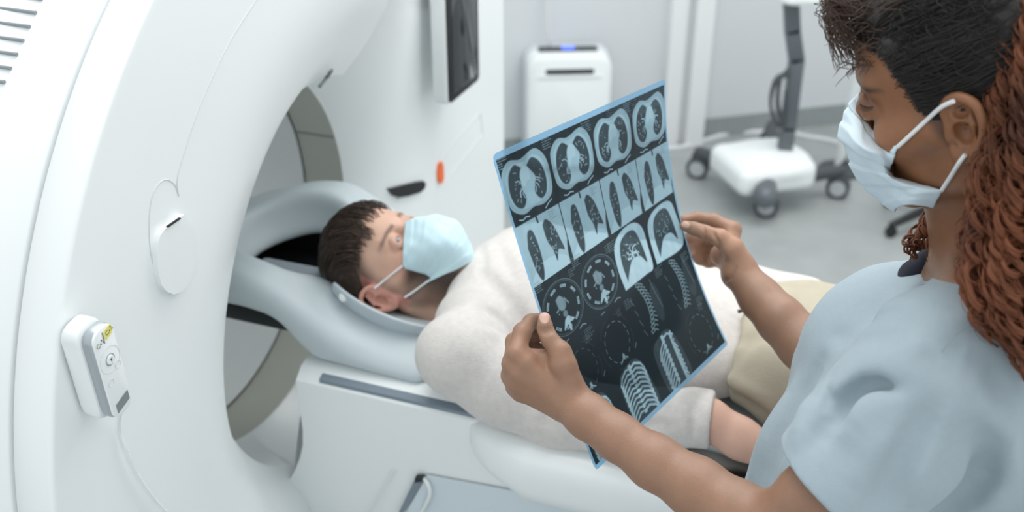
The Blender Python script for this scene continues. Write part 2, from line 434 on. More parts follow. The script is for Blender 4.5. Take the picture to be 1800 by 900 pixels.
# cradle of the hand controller
eb = onD(196, 556, .335) - onD(159, 591, .335); wR = np.linalg.norm(eb); eb = eb / wR
ez = onD(159, 591, .335) - onD(192, 740, .335); ez -= eb * (ez @ eb) * .5; hR = np.linalg.norm(ez); ez /= hR; en = np.cross(eb, ez); en = en if en @ GA > 0 else -en
cR = (onD(159, 591, .335) + onD(196, 556, .335) + onD(192, 740, .335) + onD(226, 699, .335)) / 4 - ez * .003; hR *= 1.07
cr = MB().box(cR - en * .0245 - eb * .0015, (eb, ez, en), (wR / 2 + .002, hR / 2 + .003, .0120), .014)
cr.build('controller_cradle', M['white2'], gan)
rc = thing('hand_controller', 'white and silver corded hand controller with round play button, in cradle at left', 'remote control', tuple(cR))
MB().box(cR - en * .006, (eb, ez, en), (wR / 2, hR / 2, .0075), .013).build('casing', M['silver'], rc)
MB().box(cR + en * .0012, (eb, ez, en), (wR / 2 - .0012, hR / 2 - .0012, .0020), .012).build('face_plate', M['white2'], rc)
def RP(u, v, n=.0034): return cR + eb * u * wR / 2 + ez * v * hR / 2 + en * n
def rdisc(u, v, r, n0, n1, name, m, rim=0):
    pr = [(.0003, n1), (r - (n1 - n0) * .4, n1), (r, n0 + (n1 - n0) * .4), (r, n0)] if not rim else [(r - rim, n0), (r - rim, n1), (r, n1), (r, n0)]
    mb = MB(); mb.lathe(RP(u, v, 0), en, pr, 32) if not rim else mb.tube([RP(u, v, n1) + (eb * math.cos(a) + ez * math.sin(a)) * r for a in np.linspace(0, 2 * math.pi, 33)], rim, 6)
    return mb.build(name, m, rc)
rdisc(0, .28, .0062, .002, .0050, 'play_button', M['white2']); rdisc(0, .28, .0064, .002, .0036, 'button_ring', M['silver'], rim=.0006)
MB().prism([RP(-.09, .315, .0049), RP(.11, .315, .0049), RP(.01, .235, .0049)], en, .0004).build('play_symbol', M['ink'], rc, smooth=False)
for (u, v) in ((-.42, -.17), (.5, .06)): rdisc(u, v, .0042, .002, .0034, 'small_button', M['paleink'], rim=.0004)
rdisc(0, .28, .0150, .002, .0032, 'button_arc', M['paleink'], rim=.0004)
MB().prism([RP(-.55, -.87), RP(.68, -.80), RP(.68, -.60), RP(-.55, -.67)], en, .0004).build('grey_label', M['greylab'], rc, smooth=False)
MB().prism([RP(.02, .76), RP(.15, .70), RP(.72, .74), RP(.80, .80), RP(.80, .88), RP(.70, .93), RP(.12, .90), RP(.02, .86)], en, .0003).build('yellow_label', M['yellow'], rc, smooth=False)
MB().prism([RP(-.08, .66), RP(-.04, .66), RP(-.04, .90), RP(-.08, .90)], en, .0004).build('divider_line', M['ink'], rc, smooth=False)
sy = MB()
for (u0, v0) in ((-.5, .72), (.45, .82)):
    for k in range(3):
        a = math.radians(90 + 120 * k); cc = RP(u0 + .22, v0 + .02, .0039) + (eb * math.cos(a) + ez * math.sin(a)) * .0022
        sy.prism([cc + (eb * math.cos(a + q) + ez * math.sin(a + q)) * .0014 for q in (0, 2.09, 4.19)], en, .0003)
    sy.tube([RP(u0 - .12, v0, .0040) + (eb * math.cos(a) + ez * math.sin(a)) * .0025 for a in np.linspace(.8, 5.8, 14)], .0003, 5)
sy.build('symbols', M['ink'], rc)
cab = [RP(.15, -1.0, -.006), RP(.15, -1.08, -.006)] + [onface(x, y, .006) for x, y in [(209, 752), (222, 790), (242, 835), (268, 873), (300, 908), (345, 950)]]
MB().tube(smooth_path(cab, 8), .0021, 8).build('cable', M['white2'], rc)

# ================================================================== TABLE
tb = thing('patient_table', 'white patient table running out of the scanner bore', 'table', tuple(G(1.2, 0, 0)))
def extr(prof, ds, name, m, parent, fn=None):
    # prof: list of (b,z); ds: list of d ; fn(d,b,z)->(d,b,z)
    V = []; n = len(prof)
    for d in ds:
        for (b, z) in prof:
            q = fn(d, b, z) if fn else (d, b, z); V.append(G(*q))
    F = [(i * n + k, i * n + (k + 1) % n, (i + 1) * n + (k + 1) % n, (i + 1) * n + k) for i in range(len(ds) - 1) for k in range(n)]
    F += [tuple(range(n))[::-1], tuple(range((len(ds) - 1) * n, len(ds) * n))]
    o = mesh(name, V, F, m, parent)
    o.data.set_sharp_from_angle(angle=math.radians(38)); return o
def rrect(b0, b1, z0, z1, r, n=5):
    P = []
    for (cx, cz, a0) in ((b1 - r, z1 - r, 0), (b0 + r, z1 - r, 90), (b0 + r, z0 + r, 180), (b1 - r, z0 + r, 270)):
        for k in range(n + 1):
            a = math.radians(a0 + 90 * k / n); P.append((cx + r * math.cos(a), cz + r * math.sin(a)))
    return P
def ped_fn(d, b, z):
    # foot flares towards the gantry, upper end rounded off
    low = float(sst(.80, .45, z)); d2 = d
    if d < .5: d2 = d - (.5 - d) / .28 * .14 * low
    return (d2, b * (1 + .0 * low), z)
pts = []
for z in np.linspace(.02, .905, 26): pts.append((-.215 + .012 * math.cos(z * 3), z))
prof = [(-.19, .02)] + pts + [(-.205, .922), (-.185, .926)] + [(.185, .926), (.205, .922)] + [(-p[0], p[1]) for p in pts[::-1]] + [(.19, .02)]
extr(prof, [.219, .222, .23, .25, .3, .36, .43, .5, .8, 1.3, 1.9, 2.3], 'pedestal', M['white'], tb, ped_fn)
# slate rail along both top edges
for s_ in (-1, 1):
    extr([(s_ * .222, .892 + .0), (s_ * .222, .915), (s_ * .213, .919), (s_ * .198, .919), (s_ * .198, .892)][::s_], [.262, .9, 2.3], 'side_rail', M['rail'], tb)
MB().box(G(.62, 0, .928), (GA, GB, Zu), (.40, .17, .006), .02).build('sliding_board', M['pad'], tb)
# couch shell: wide rounded tray
def tray(d, b, z):
    k = min(1.0, math.sqrt(max(0, (d - .533)) / .11)) if d < .643 else 1
    e = 1 - (1 - k) * .55
    return (d, b * (.78 + .22 * k), .895 + (z - .895) * e)
tp = rrect(-.285, .285, .80, .908, .045, 8)
tp = [(b, z + (.012 * (abs(b) / .28) ** 4 if z > .88 else 0)) for b, z in tp]
extr(tp, [.533, .536, .545, .56, .58, .61, .643, .8, 1.2, 1.7, 2.2, 2.28, 2.3], 'couch_tray', M['white2'], tb, tray)
extr(rrect(-.20, .20, .903, .932, .012), [.62, .7, 1.2, 2.25], 'mattress', M['pad'], tb)
# side panel seams, recessed grip with cable loop
sd = -.229
def sidep(x, y, b=-.2285): return onB(x, y, b)
MB().tube([sidep(692, 828), sidep(672, 862), sidep(645, 910)], .0018, 6).build('panel_seam', M['white2'], tb)
MB().prism([sidep(*p, -.226) for p in [(733, 836), (746, 834), (746, 842), (738, 856), (707, 905), (700, 905)]], -GB, .006).build('panel_gap', M['rail'], tb, smooth=False)
MB().prism([sidep(*p, -.227) for p in [(733, 834), (747, 834), (745, 842), (732, 843)]], -GB, .008).build('gap_opening', M['black'], tb, smooth=False)
MB().tube(smooth_path([sidep(742, 838, -.228), sidep(752, 850, -.236), sidep(756, 868, -.238), sidep(748, 888, -.236), sidep(738, 905, -.23)], 6), .0035, 8).build('cable_loop', M['white2'], tb)
MB().prism([sidep(*p, -.2265) for p in [(752, 834), (905, 862), (1010, 884), (1100, 960), (700, 960), (714, 900)]], -GB, .003).build('blue_side_panel', M['rail'] and mat('pale_blue_panel', (.66, .74, .79), .35), tb, smooth=False)
# black arm strap and red clip
st = thing('arm_strap', 'black arm strap lying on the white table edge under the patient wrist', 'strap', tuple(G(.90, -.22, .915)))
MB().prism([G(d, b, .9225) for d, b in [(.80, -.235), (.93, -.255), (1.02, -.25), (1.05, -.21), (.9, -.20), (.80, -.205)]], Zu, .007).build('strap_band', M['black'], st)
rd = MB().box(onB(1302, 797, -.235) + GA * .02, (GA, GB, Zu), (.022, .008, .007), .006).build('clip', M['red'])
tag(rd, 'small red clip on table beside the black strap', 'clip')

# ================================================================== HEAD HOLDER
GR = np.stack([GA, GB, Zu], 1)
hd = thing('head_holder', 'blue-grey moulded head holder at the end of the table inside the bore', 'head support', tuple(G(.3, 0, .93)))
h = Sdf()
_kd = [-.16, -.10, -.05, .05, .12, .20, .28, .36, .45]; _crest = [.985, 1.02, 1.052, 1.085, 1.084, 1.047, 1.004, .985, .968]; _ridge = [.975, 1.0, 1.03, 1.070, 1.076, 1.036, .985, .950, .940]
_bd = [-.16, .10, .175, .205, .225, .45]; _bz = [.955, 1.005, .995, .965, .930, .922]
_wd = [-.165, -.15, -.12, -.06, .02, .1, .45]; _ww = [.03, .08, .125, .165, .190, .202, .202]
def smooth_interp(x, X, Y):
    return (np.interp(x - .024, X, Y) + np.interp(x - .012, X, Y) + np.interp(x, X, Y) + np.interp(x + .012, X, Y) + np.interp(x + .024, X, Y)) / 5
def smax(a, b, k):
    q = np.clip(.5 + .5 * (a - b) / k, 0, 1); return b * (1 - q) + a * q + k * q * (1 - q)
def holder_f(p):
    q = (p - GC) @ GR; d, b, z = q[:, 0], np.abs(q[:, 1]), q[:, 2] + .98
    nearf = (q[:, 1] < 0) * sst(.26, .16, d) * .004
    zc, zr = smooth_interp(d, _kd, _crest) - nearf, smooth_interp(d, _kd, _ridge) - nearf * .5; t = np.clip((b - .125) / .075, -.4, 1.3)
    zt = zc + (zr - zc) * np.where(t > 0, t, t * .25)
    e = smax((z - zt) * .85, (smooth_interp(d, _bd, _bz) - z) * .8, .012)
    e = smax(e, (b - smooth_interp(d, _wd, _ww)) * .95, .026)
    return smax(smax(e, d - .452, .035), -.155 - d, .03)
h.custom(holder_f, G(.15, 0, 1.0), .40, .01)
h.ell(G(.12, -.012, 1.080), GR, (.130, .118, .118), k=.022, op='s')
h.ell(G(.36, 0, 1.09), GR, (.24, .132, .135), k=.022, op='s')
h.build('shell', .0035, M['holder'], hd, smooth=3)
ip = Sdf(); ip.box(G(.14, -.055, .992), GR, (.10, .038, .012), .011, k=.01); ip.build('inner_pad', .004, M['innerpad'], hd)
# headrest: thin cupped plate
hr = Sdf(); tl = math.radians(-18)
RR = np.stack([GA * math.cos(tl) + Zu * math.sin(tl), GB, Zu * math.cos(tl) - GA * math.sin(tl)], 1)
cH = G(.335, -.012, 1.030)
hr.ell(cH, RR, (.172, .140, .098), k=.004)
hr.ell(cH + Zu * .007, RR, (.166, .133, .096), k=.003, op='s')
hr.box(cH + RR[:, 2] * .14, RR, (.3, .3, .145), .002, k=.004, op='s')
hr.box(cH - RR[:, 0] * .25 , RR, (.16, .3, .3), .002, k=.01, op='s')
hr.build('head_rest', .003, M['pad'], hd, smooth=1)
bp = onB(603, 522, -.135)
MB().lathe(hr.hit(603, 522, 1.4, 1.9), -GB * .8 + Zu * .3, [(.0005, .004), (.006, .003), (.0085, .0), (.0085, -.004)]).build('white_button', M['white2'], hd)
# dark carrier beam under the holder with a warning triangle; added black boxes stand in for shade in the holder's hole
MB().box(G(.05, 0, .935), (GA, GB, Zu), (.22, .118, .016), .01).box(G(.07, .14, .975), (GA, GB, Zu), (.19, .025, .040), .01).box(G(.05, .13, .935), (GA, GB, Zu), (.2, .05, .014)).build('carrier_beam_hole_dark', M['black'], hd)
tc_ = G(.03, -.1055, .930)
c1, c2, c3 = [onB(x, y, -.1185) for x, y in [(409, 534), (420, 512), (437, 537)]]
MB().prism([c1, c2, c3], -GB, .0012).build('warning_triangle', mat('amber_triangle', (.62, .26, .03), .5), hd, smooth=False, label='amber warning triangle')

# ================================================================== HUMAN HELPERS
class Fr:
    def __init__(s, T, f, l, u, sc): s.T = np.array(T); s.R = np.stack([f, l, u], 1); s.R, _ = np.linalg.qr(s.R) if False else (s.R, 0); s.s = sc
    def __call__(s, x, y, z): return s.T + s.R @ (np.array([x, y, z]) * s.s)
    def inv(s, P): return (np.asarray(P) - s.T) @ s.R / s.s
def head(S_, H, female=False):
    s = H.s; E = lambda c, r, k=.012, op='u': S_.ell(H(*c), H.R, np.array(r) * s, k, op)
    C = lambda a, b, r1, r2, k=.01, op='u': S_.cap(H(*a), H(*b), r1 * s, r2 * s, k, op)
    E((-.012, 0, .045), (.096, .076, .084)); E((.030, 0, .050), (.066, .062, .070), .02)
    E((.035, 0, -.012), (.056, .058, .080), .02)
    jw = .047 if female else .052
    for y in (-1, 1):
        C((.0, y * jw, -.052), (.066 if female else .072, y * .014, -.084 if female else -.094), .020, .018, .02)
        C((.0, y * jw, -.052), (-.005, y * .062, .0), .018, .016, .03)
        C((.062, y * .042, -.014), (.025, y * .060, -.006), .019, .014, .02)
        C((.084, y * .010, .040), (.072, y * .042, .040), .011, .010, .012)
        E((.094, y * .033, .017), (.018, .020, .013), .014, 's')
        E((.0765, y * .032, .016), (.0158, .0165, .0140), .003)
        E((.105, y * .011, -.022), (.011, .009, .009), .006)
    E((.072, 0, -.082) if female else (.078, 0, -.094), (.024, .026, .020), .02)
    C((.088, 0, .028), (.109, 0, -.012), .008, .010, .010); E((.112, 0, -.018), (.013, .012, .011), .008)
    C((.094, -.016, -.052), (.094, .016, -.052), .008, .008, .008); C((.091, -.014, -.064), (.091, .014, -.064), .008, .008, .006)
def ear(S_, H, side):
    s = H.s; dp_ = 1.0 if s == 1.0 else .72; y0 = side * .071
    def q(x, z, o=0): return H(x, y0 + side * (o + .006 - x * .30 * 1.0), z)
    S_.cap(q(-.012, -.01), q(-.010, .015), .010 * s, .012 * s, .006)
    S_.ell(q(-.013, .004, .002), H.R, np.array([.0165, .006, .027]) * s, .004)
    hel = [(.004, .006, .003), (.006, .018, .004), (.001, .029, .007), (-.012, .034, .011), (-.025, .028, .014), (-.029, .012, .014), (-.026, -.005, .012), (-.018, -.018, .009), (-.008, -.028, .006), (.002, -.026, .004), (.004, -.016, .003)]
    P = smooth_path([q(*a) for a in hel], 3); rr = np.interp(np.linspace(0, 1, len(P)), [0, .3, .6, .8, 1], [.0034, .0042, .0038, .0052, .004]) * s
    S_.chain(P, list(rr), .0025)
    S_.ell(q(-.005, -.024, .006), H.R, np.array([.0075, .0045, .0085]) * s, .004)
    P = [q(-.016, .024, .007), q(-.020, .008, .009), (q(-.016, -.008, .008))]; S_.chain(P, [.003 * s, .0036 * s, .003 * s], .003)
    S_.ell(q(-.009, -.002, .009), H.R, np.array([.0095, .0100 * dp_, .0115]) * s, .002, 's')
    S_.ell(q(-.010, .019, .010), H.R, np.array([.0085, .0065 * dp_, .0065]) * s, .002, 's')
    S_.cap(q(.004, .004, .005), q(.005, -.008, .005), .0042 * s, .0045 * s, .003)
def eyeball(H, y, parent, iris, gaze=(0, 0)):
    c = H(.0775, y, .0165); r = .0125 * H.s; V = []; F = []; C = []
    f = H.R @ np.array([math.cos(gaze[0]) * math.cos(gaze[1]), math.sin(gaze[0]), math.sin(gaze[1])]); f /= np.linalg.norm(f)
    u = np.cross(f, [0.2, .1, 1]); u /= np.linalg.norm(u); w = np.cross(f, u); n = 40
    rings = np.concatenate([np.linspace(.001, .62, 22), np.linspace(.7, math.pi - .01, 14)])
    for a in rings:
        rr = r * (1 + .06 * math.exp(-(a / .35) ** 4))
        for k in range(n):
            t = 2 * math.pi * k / n; V.append(c + (f * math.cos(a) + (u * math.cos(t) + w * math.sin(t)) * math.sin(a)) * rr)
            C.append((.005, .005, .006) if a < .19 else (iris if a < .50 else (.04, .04, .045) if a < .53 else (.62, .58, .56)))
    m = len(rings); F = [(i * n + k, i * n + (k + 1) % n, (i + 1) * n + (k + 1) % n, (i + 1) * n + k) for i in range(m - 1) for k in range(n)]
    return mesh('eye', V, F, M['eye'], parent, True, np.array(C))
def lids(S_, H, y, open_=.0048):
    s = H.s; c = np.array([.0775, y, .0165]); r = .0138
    S_.ell(H(.0945, y, .0165), H.R, np.array([.015, .0125, open_]) * s, .002, 's')
    for sg in (1, -1):
        P = []
        for t in np.linspace(-1, 1, 9):
            a = t * .95; zz = sg * open_ * (1 - t * t) * (1.15 if sg > 0 else .9) + (-.001 * t * np.sign(y) * 0)
            x = math.sqrt(max(r * r - (r * math.sin(a)) ** 2 - zz * zz, 0)); P.append(H(c[0] + x, c[1] + r * math.sin(a) * 1.05, c[2] + zz))
        S_.chain(P, [.0018 * s, .0024 * s, .0027 * s, .0028 * s, .0028 * s, .0028 * s, .0027 * s, .0024 * s, .0018 * s], .002)
        Q = []
        for t in np.linspace(-1, 1, 9):
            a = t * .95; zz = sg * (open_ * (1 - t * t) + .0052); x = math.sqrt(max(.0132 ** 2 - (.0132 * math.sin(a)) ** 2 - zz * zz * .8, 0)); Q.append(H(c[0] + x, c[1] + .0132 * math.sin(a), c[2] + zz))
        S_.chain(Q, [.0035 * s] * 9, .004)
def mask_sheet(name, H, center, near, far, mid_near, mid_far, m, parent, pleat, crinkle=.0012, ns=44, nv=60, seed=1):
    """center/near/far: lists of (v, local point); rows v 0 (top) .. 1 (bottom)"""
    def interp(rows, v):
        vs = [q[0] for q in rows]; P = np.array([q[1] for q in rows]); return np.array([np.interp(v, vs, P[:, k]) for k in range(3)])
    V = []; g = np.random.default_rng(seed); ph = g.uniform(0, 6.28, 8)
    for i in range(nv + 1):
        v = i / nv; c = interp(center, v)
        for j in range(-ns, ns + 1):
            s_ = abs(j) / ns; e = interp(near if j < 0 else far, v); md = interp(mid_near if j < 0 else mid_far, v)
            # quadratic through c (0), md (.5), e (1)
            p = c * (1 - s_) * (1 - 2 * s_) + md * 4 * s_ * (1 - s_) + e * s_ * (2 * s_ - 1)
            out = np.array([p[0] - .0, p[1] * 1.0, 0]); out /= np.linalg.norm(out) + 1e-9
            fade = (1 - .6 * s_) * min(1, v * 12) * min(1, (1 - v) * 12)
            dz = pleat * fade * sum(math.tanh(8 * math.sin(2 * math.pi * (v * 3.2 + q))) for q in (0.1,)) * .5
            w = crinkle * (math.sin(9 * s_ + 5 * v + ph[0] + (j < 0)) + .9 * math.sin(13 * v + 8 * s_ * (1 + .3 * math.sin(5 * v)) + ph[1]) + .4 * math.sin(21 * s_ - 17 * v + ph[2]))
            V.append(H(*(p + out * (dz + w * (s_ * (1 - s_) * 4 + .15)))))
    n = 2 * ns + 1
    F = np.array([(i * n + j, i * n + j + 1, (i + 1) * n + j + 1, (i + 1) * n + j) for i in range(nv) for j in range(n - 1)])
    o = mesh(name, V, F, m, parent)
    md = o.modifiers.new('thickness', 'SOLIDIFY'); md.thickness = .0012; md.offset = 0
    return o, np.array(V).reshape(nv + 1, n, 3)
def hand_caps(S_, spec, k=.006):
    for ch in spec:
        P = [at(x, y, t) for x, y, t, r in ch]; R = [r * t / 1800 for x, y, t, r in ch]; S_.chain(P, R, k)
def noise_fn(amp, fr, seed, aniso=(1, 1, 1)):
    g = np.random.default_rng(seed); K = g.normal(size=(7, 3)) * fr * np.array(aniso); ph = g.uniform(0, 6.28, 7)
    def f(p):
        o = 0
        for i in range(7): o = o + np.sin(p @ K[i] + ph[i] + 1.3 * np.sin(p @ K[(i + 3) % 7] * .6))
        return amp * o / 3
    return f

def fold(S_, pts, amp, wd, off=0.0, t0=.7, t1=1.4):
    """soft groove (amp > 0) or raised pleat (amp < 0) along a polyline lying on the cloth"""
    Q = np.array([S_.hit(x, y, t0, t1) for x, y in pts]); c = Q.mean(0); R_ = np.linalg.norm(Q - c, axis=1).max() + 3 * wd
    def f(p):
        o = np.zeros(len(p)); m = np.linalg.norm(p - c, axis=1) < R_
        if not m.any(): return o
        pm = p[m]; dd = np.full(len(pm), 9.); tp = np.zeros(len(pm)); n = len(Q) - 1
        for i in range(n):
            a, b = Q[i], Q[i + 1]; ab = b - a; t = np.clip((pm - a) @ ab / (ab @ ab), 0, 1); e = np.linalg.norm(pm - a - t[:, None] * ab, axis=1)
            k = e < dd; dd[k] = e[k]; tp[k] = (i + t[k]) / n
        o[m] = amp * np.exp(-(dd / wd) ** 2) * np.sqrt(np.clip(np.sin(math.pi * np.clip(tp * .92 + .04, 0, 1)), 0, 1)); return o
    S_.disp.append(f)
# ================================================================== PATIENT
HPt = Fr((-.196, 1.553, 1.034), (.348, -.202, .915), (.278, .955, .106), (-.895, .217, .389), .95)
pat = thing('person', 'person in oatmeal sweater and pale blue mask lying face up on the scanner table', 'person', tuple(G(.9, 0, .95)))
pb = Sdf(); head(pb, HPt); lids(pb, HPt, -.032, .0068); lids(pb, HPt, .032, .0068)
nk0 = HPt(-.03, 0, -.05); nk1 = G(.50, .0, .985)
pb.chain([nk0, HPt(-.025, 0, -.10), nk1], [.054, .055, .062], .03)
pb.cap(HPt(.03, 0, -.06), G(.50, 0, 1.01), .035, .04, .03)
face_sdf = Sdf(); face_sdf.P = list(pb.P)
ear(pb, HPt, -1); ear(pb, HPt, 1)
wr = at(1245, 738, 1.475); hnd = at(1345, 795, 1.45)
pb.ell(G(.66, .01, 1.0), GR, (.18, .13, .06), .04); pb.ell(G(.90, .01, .995), GR, (.16, .12, .05), .04)
nsh = at(805, 622, 1.59); nel = at(985, 722, 1.575)
pb.chain([G(.55, -.08, 1.0), nsh, nel, at(1120, 742, 1.525), wr, at(1300, 770, 1.465), hnd], [.05, .045, .036, .036, .028, .027, .024], .02)
wv = hnd - wr; wv /= np.linalg.norm(wv); sv = np.cross(wv, Zu); sv /= np.linalg.norm(sv)
pb.ell(hnd + wv * .045, np.stack([wv, sv, np.cross(wv, sv)], 1), (.05, .038, .014), .01)
for i, (o, l) in enumerate(((-.028, .06), (-.010, .072), (.010, .068), (.027, .05))):
    b0 = hnd + wv * .08 + sv * o; pb.chain([b0, b0 + wv * l * .5 + sv * o * .1, b0 + wv * l * .95 - Zu * .012], [.0095, .0085, .0072], .004)
pb.chain([hnd + wv * .02 + sv * .03, hnd + wv * .05 + sv * .055, hnd + wv * .078 + sv * .06], [.013, .011, .009], .006)
pb.chain([G(.50, .1, 1.0), G(.52, .19, 1.0), G(.74, .235, .965), G(1.0, .21, .975), G(1.08, .2, .975)], [.05, .045, .036, .03, .026], .02)
q = G(1.12, .19, .975); pb.ell(q, GR, (.05, .038, .014), .01)
for o in (-.027, -.009, .009, .026): pb.chain([q + GA * .035 + GB * o, q + GA * .10 + GB * o * 1.1 - Zu * .008], [.0093, .0072], .004)
for s_ in (-1, 1):
    pb.chain([G(1.03, s_ * .085, .995), G(1.45, s_ * .10, 1.0), G(1.85, s_ * .09, .985)], [.07, .05, .035], .03)
def pcol(P):
    q = HPt.inv(P); C = np.tile(np.array([.64, .40, .30]), (len(P), 1))
    def mix(m, c): C[:] = C * (1 - m[:, None]) + np.array(c) * m[:, None]
    inh = sst(.16, .13, np.linalg.norm(q, axis=1))
    cheek = np.exp(-((q[:, 0] - .06) ** 2 + (abs(q[:, 1]) - .045) ** 2 + (q[:, 2] + .015) ** 2) / .0009); mix(cheek * .5 * inh, (.66, .30, .23))
    # beard on jaw, chin, under the chin
    n = .5 + .5 * np.sin(q[:, 0] * 900) * np.sin(q[:, 2] * 830 + q[:, 1] * 700)
    bd = sst(-.018, -.040, q[:, 2] - .30 * (q[:, 0] - .02)) * sst(-.012, .012, q[:, 0] + .15 * (q[:, 2] + .03)) * sst(-.118, -.104, q[:, 2])
    sb = np.exp(-(((q[:, 0] - .012) / .016) ** 2 + ((q[:, 2] + .018) / .035) ** 2)) * (abs(q[:, 1]) > .04)
    mix(np.clip(bd * (.72 + .25 * sst(.02, .06, q[:, 0])), 0, 1) * inh, (.045, .028, .020)); mix(np.clip(sb * .6, 0, 1) * inh, (.16, .10, .07))
    hz = q[:, 0] - np.interp(q[:, 2], [-.08, -.045, -.01, .02, .055, .085, .14], [-.045, -.035, .010, .024, .046, .070, .09]); fd = sst(.006, -.030, hz) * (q[:, 2] > -.06) * (abs(q[:, 1]) < .0775)
    mix(fd * .85 * inh, (.06, .04, .03))
    er = sst(.069, .076, abs(q[:, 1])) * (q[:, 0] < .012) * (abs(q[:, 2]) < .05); mix(er * .38 * inh, (.72, .24, .21))
    br = np.exp(-((q[:, 2] - .0375 - .10 * (.033 - abs(abs(q[:, 1]) - .033))) / .0040) ** 2) * sst(.010, .016, abs(q[:, 1])) * sst(.060, .050, abs(q[:, 1])) * (q[:, 0] > .05)
    mix(br * .85 * (inh > .5), (.10, .055, .035))
    lid = np.exp(-((abs(q[:, 1]) - .032) ** 2 / .0003 + (q[:, 2] - .016) ** 2 / .00012)) * (q[:, 0] > .07); mix(lid * .45, (.42, .20, .15))
    mix((np.linalg.norm(P - hnd, axis=1) < .2) * .3, (.72, .42, .34))
    return C
pbody = pb.build('body', .0026, M['pskin'], pat, pcol, smooth=2)
for y in (-.032, .032): eyeball(HPt, y, pat, (.18, .27, .36), gaze=(-.45, .05))
# hair
ph = Sdf()
def hairshell(S_, H, dx, rx, hl, k=.016):
    s = H.s
    S_.ell(H(-.014, 0, .050), H.R, np.array(rx) * s, .01); S_.ell(H(.026, 0, .062), H.R, np.array([.068, .064, .070]) * s, .02)
    def cut(p):
        q = H.inv(p); return hl(q) * s
    S_.custom(cut, H.T, .2, k, 'i')
hl = lambda q: np.maximum(np.minimum(q[:, 0] - (.060 - .1 * 0) - .25 * (q[:, 2] - .085), 9) * .9, 0) * 0 + np.maximum((q[:, 0] - .062 - .30 * (q[:, 2] - .09) + 1.1 * np.maximum(.07 - q[:, 2], 0) * 0), .0 * q[:, 0] + np.where(q[:, 2] < .075, (q[:, 0] - (.050 - .9 * (.075 - q[:, 2]) * 1.0)), -1)) 
def hl_p(q):
    line = np.interp(q[:, 2], [-.08, -.045, -.01, .02, .055, .085, .14], [-.075, -.065, -.050, -.025, .014, .052, .08])
    return (q[:, 0] - line) * .8
ph.ell(HPt(.034, 0, .112), HPt.R, (.032, .046, .022), .02)
hairshell(ph, HPt, 0, (.103, .081, .094), hl_p, .02)
ph.disp.append(noise_fn(.0016, 130, 5))
ph.build('hair', .0026, M['phair'], pat)
def tubes_mesh(name, paths, r, m, parent, seg=4, label=None, radf=None):
    V = []; F = []; n0 = 0
    for ip, P in enumerate(paths):
        P = np.array(P); n = len(P); T = np.gradient(P, axis=0); T /= np.linalg.norm(T, axis=1, keepdims=True) + 1e-12
        U = np.cross(T, np.array([.37, .61, .7])); U /= np.linalg.norm(U, axis=1, keepdims=True) + 1e-12; Wv = np.cross(T, U)
        rd = np.ones(n) * r * (radf[ip] if radf is not None else 1); e = max(3, n // 5) if n < 40 else 8; rd[-e:] *= np.linspace(1, .2, e)
        a = np.arange(seg) * 2 * math.pi / seg
        V.append((P[:, None, :] + (U[:, None, :] * np.cos(a)[None, :, None] + Wv[:, None, :] * np.sin(a)[None, :, None]) * rd[:, None, None]).reshape(-1, 3))
        i = np.arange(n - 1)[:, None] * seg; k = np.arange(seg)[None, :]; k2 = (k + 1) % seg
        F.append((np.stack([i + k, i + k2, i + seg + k2, i + seg + k], -1).reshape(-1, 4)) + n0); n0 += n * seg
    return mesh(name, np.concatenate(V), np.concatenate(F), m, parent, True, label=label)
def strands(name, roots, fn, r, m, parent, res=6):
    o = tubes_mesh(name, [fn(q) for q in roots], r, m, parent); o['kind'] = 'stuff'; return o
def p_strand(q):
    z, y, L, w = q; x0 = float(np.interp(z, [.02, .055, .085, .14], [-.030, .018, .050, .07])) + rng.normal() * .007; P = []; wv1 = rng.normal() * .03
    # comb from hairline back over the crown
    for k in range(9):
        t = k / 8; ang = t * L
        d = np.array([math.cos(.9 - ang * .0) , 0, 0])
        v = np.array([(x0 + .014) / .103, y / .081, (z - .05) / .092]); n0 = v / np.linalg.norm(v)
        c_, s_ = math.cos(-ang), math.sin(-ang); n1 = np.array([n0[0] * c_ + n0[2] * s_, n0[1] + wv1 * math.sin(t * 4), -n0[0] * s_ + n0[2] * c_])
        rr = 1.03 + (.10 + w) * math.sin(math.pi * min(.85, t * 1.2 + .08))
        P.append(HPt(*(np.array([-.014, 0, .05]) + n1 * np.array([.103, .081, .092]) * rr)))
    return P
strands('hair_strands', [(rng.uniform(.055, .11), rng.uniform(-.066, .066), rng.uniform(.5, 1.5), rng.uniform(-.04, .08)) for _ in range(900)], p_strand, .0007, M['phair'], pat)
fr_ = []
for k in range(7):
    a = HPt(.062 + .002 * k, -.030 - .004 * k, .105 - .002 * k); b_ = HPt(.082, -.036 - .004 * k, .088 - .004 * k); c_ = HPt(.087 - .002 * k, -.036 - .003 * k, .062 - .003 * (k % 3)); fr_.append((a, b_, c_))
strands('forelock', fr_, lambda q: smooth_path(q, 5), .0012, M['phair'], pat)
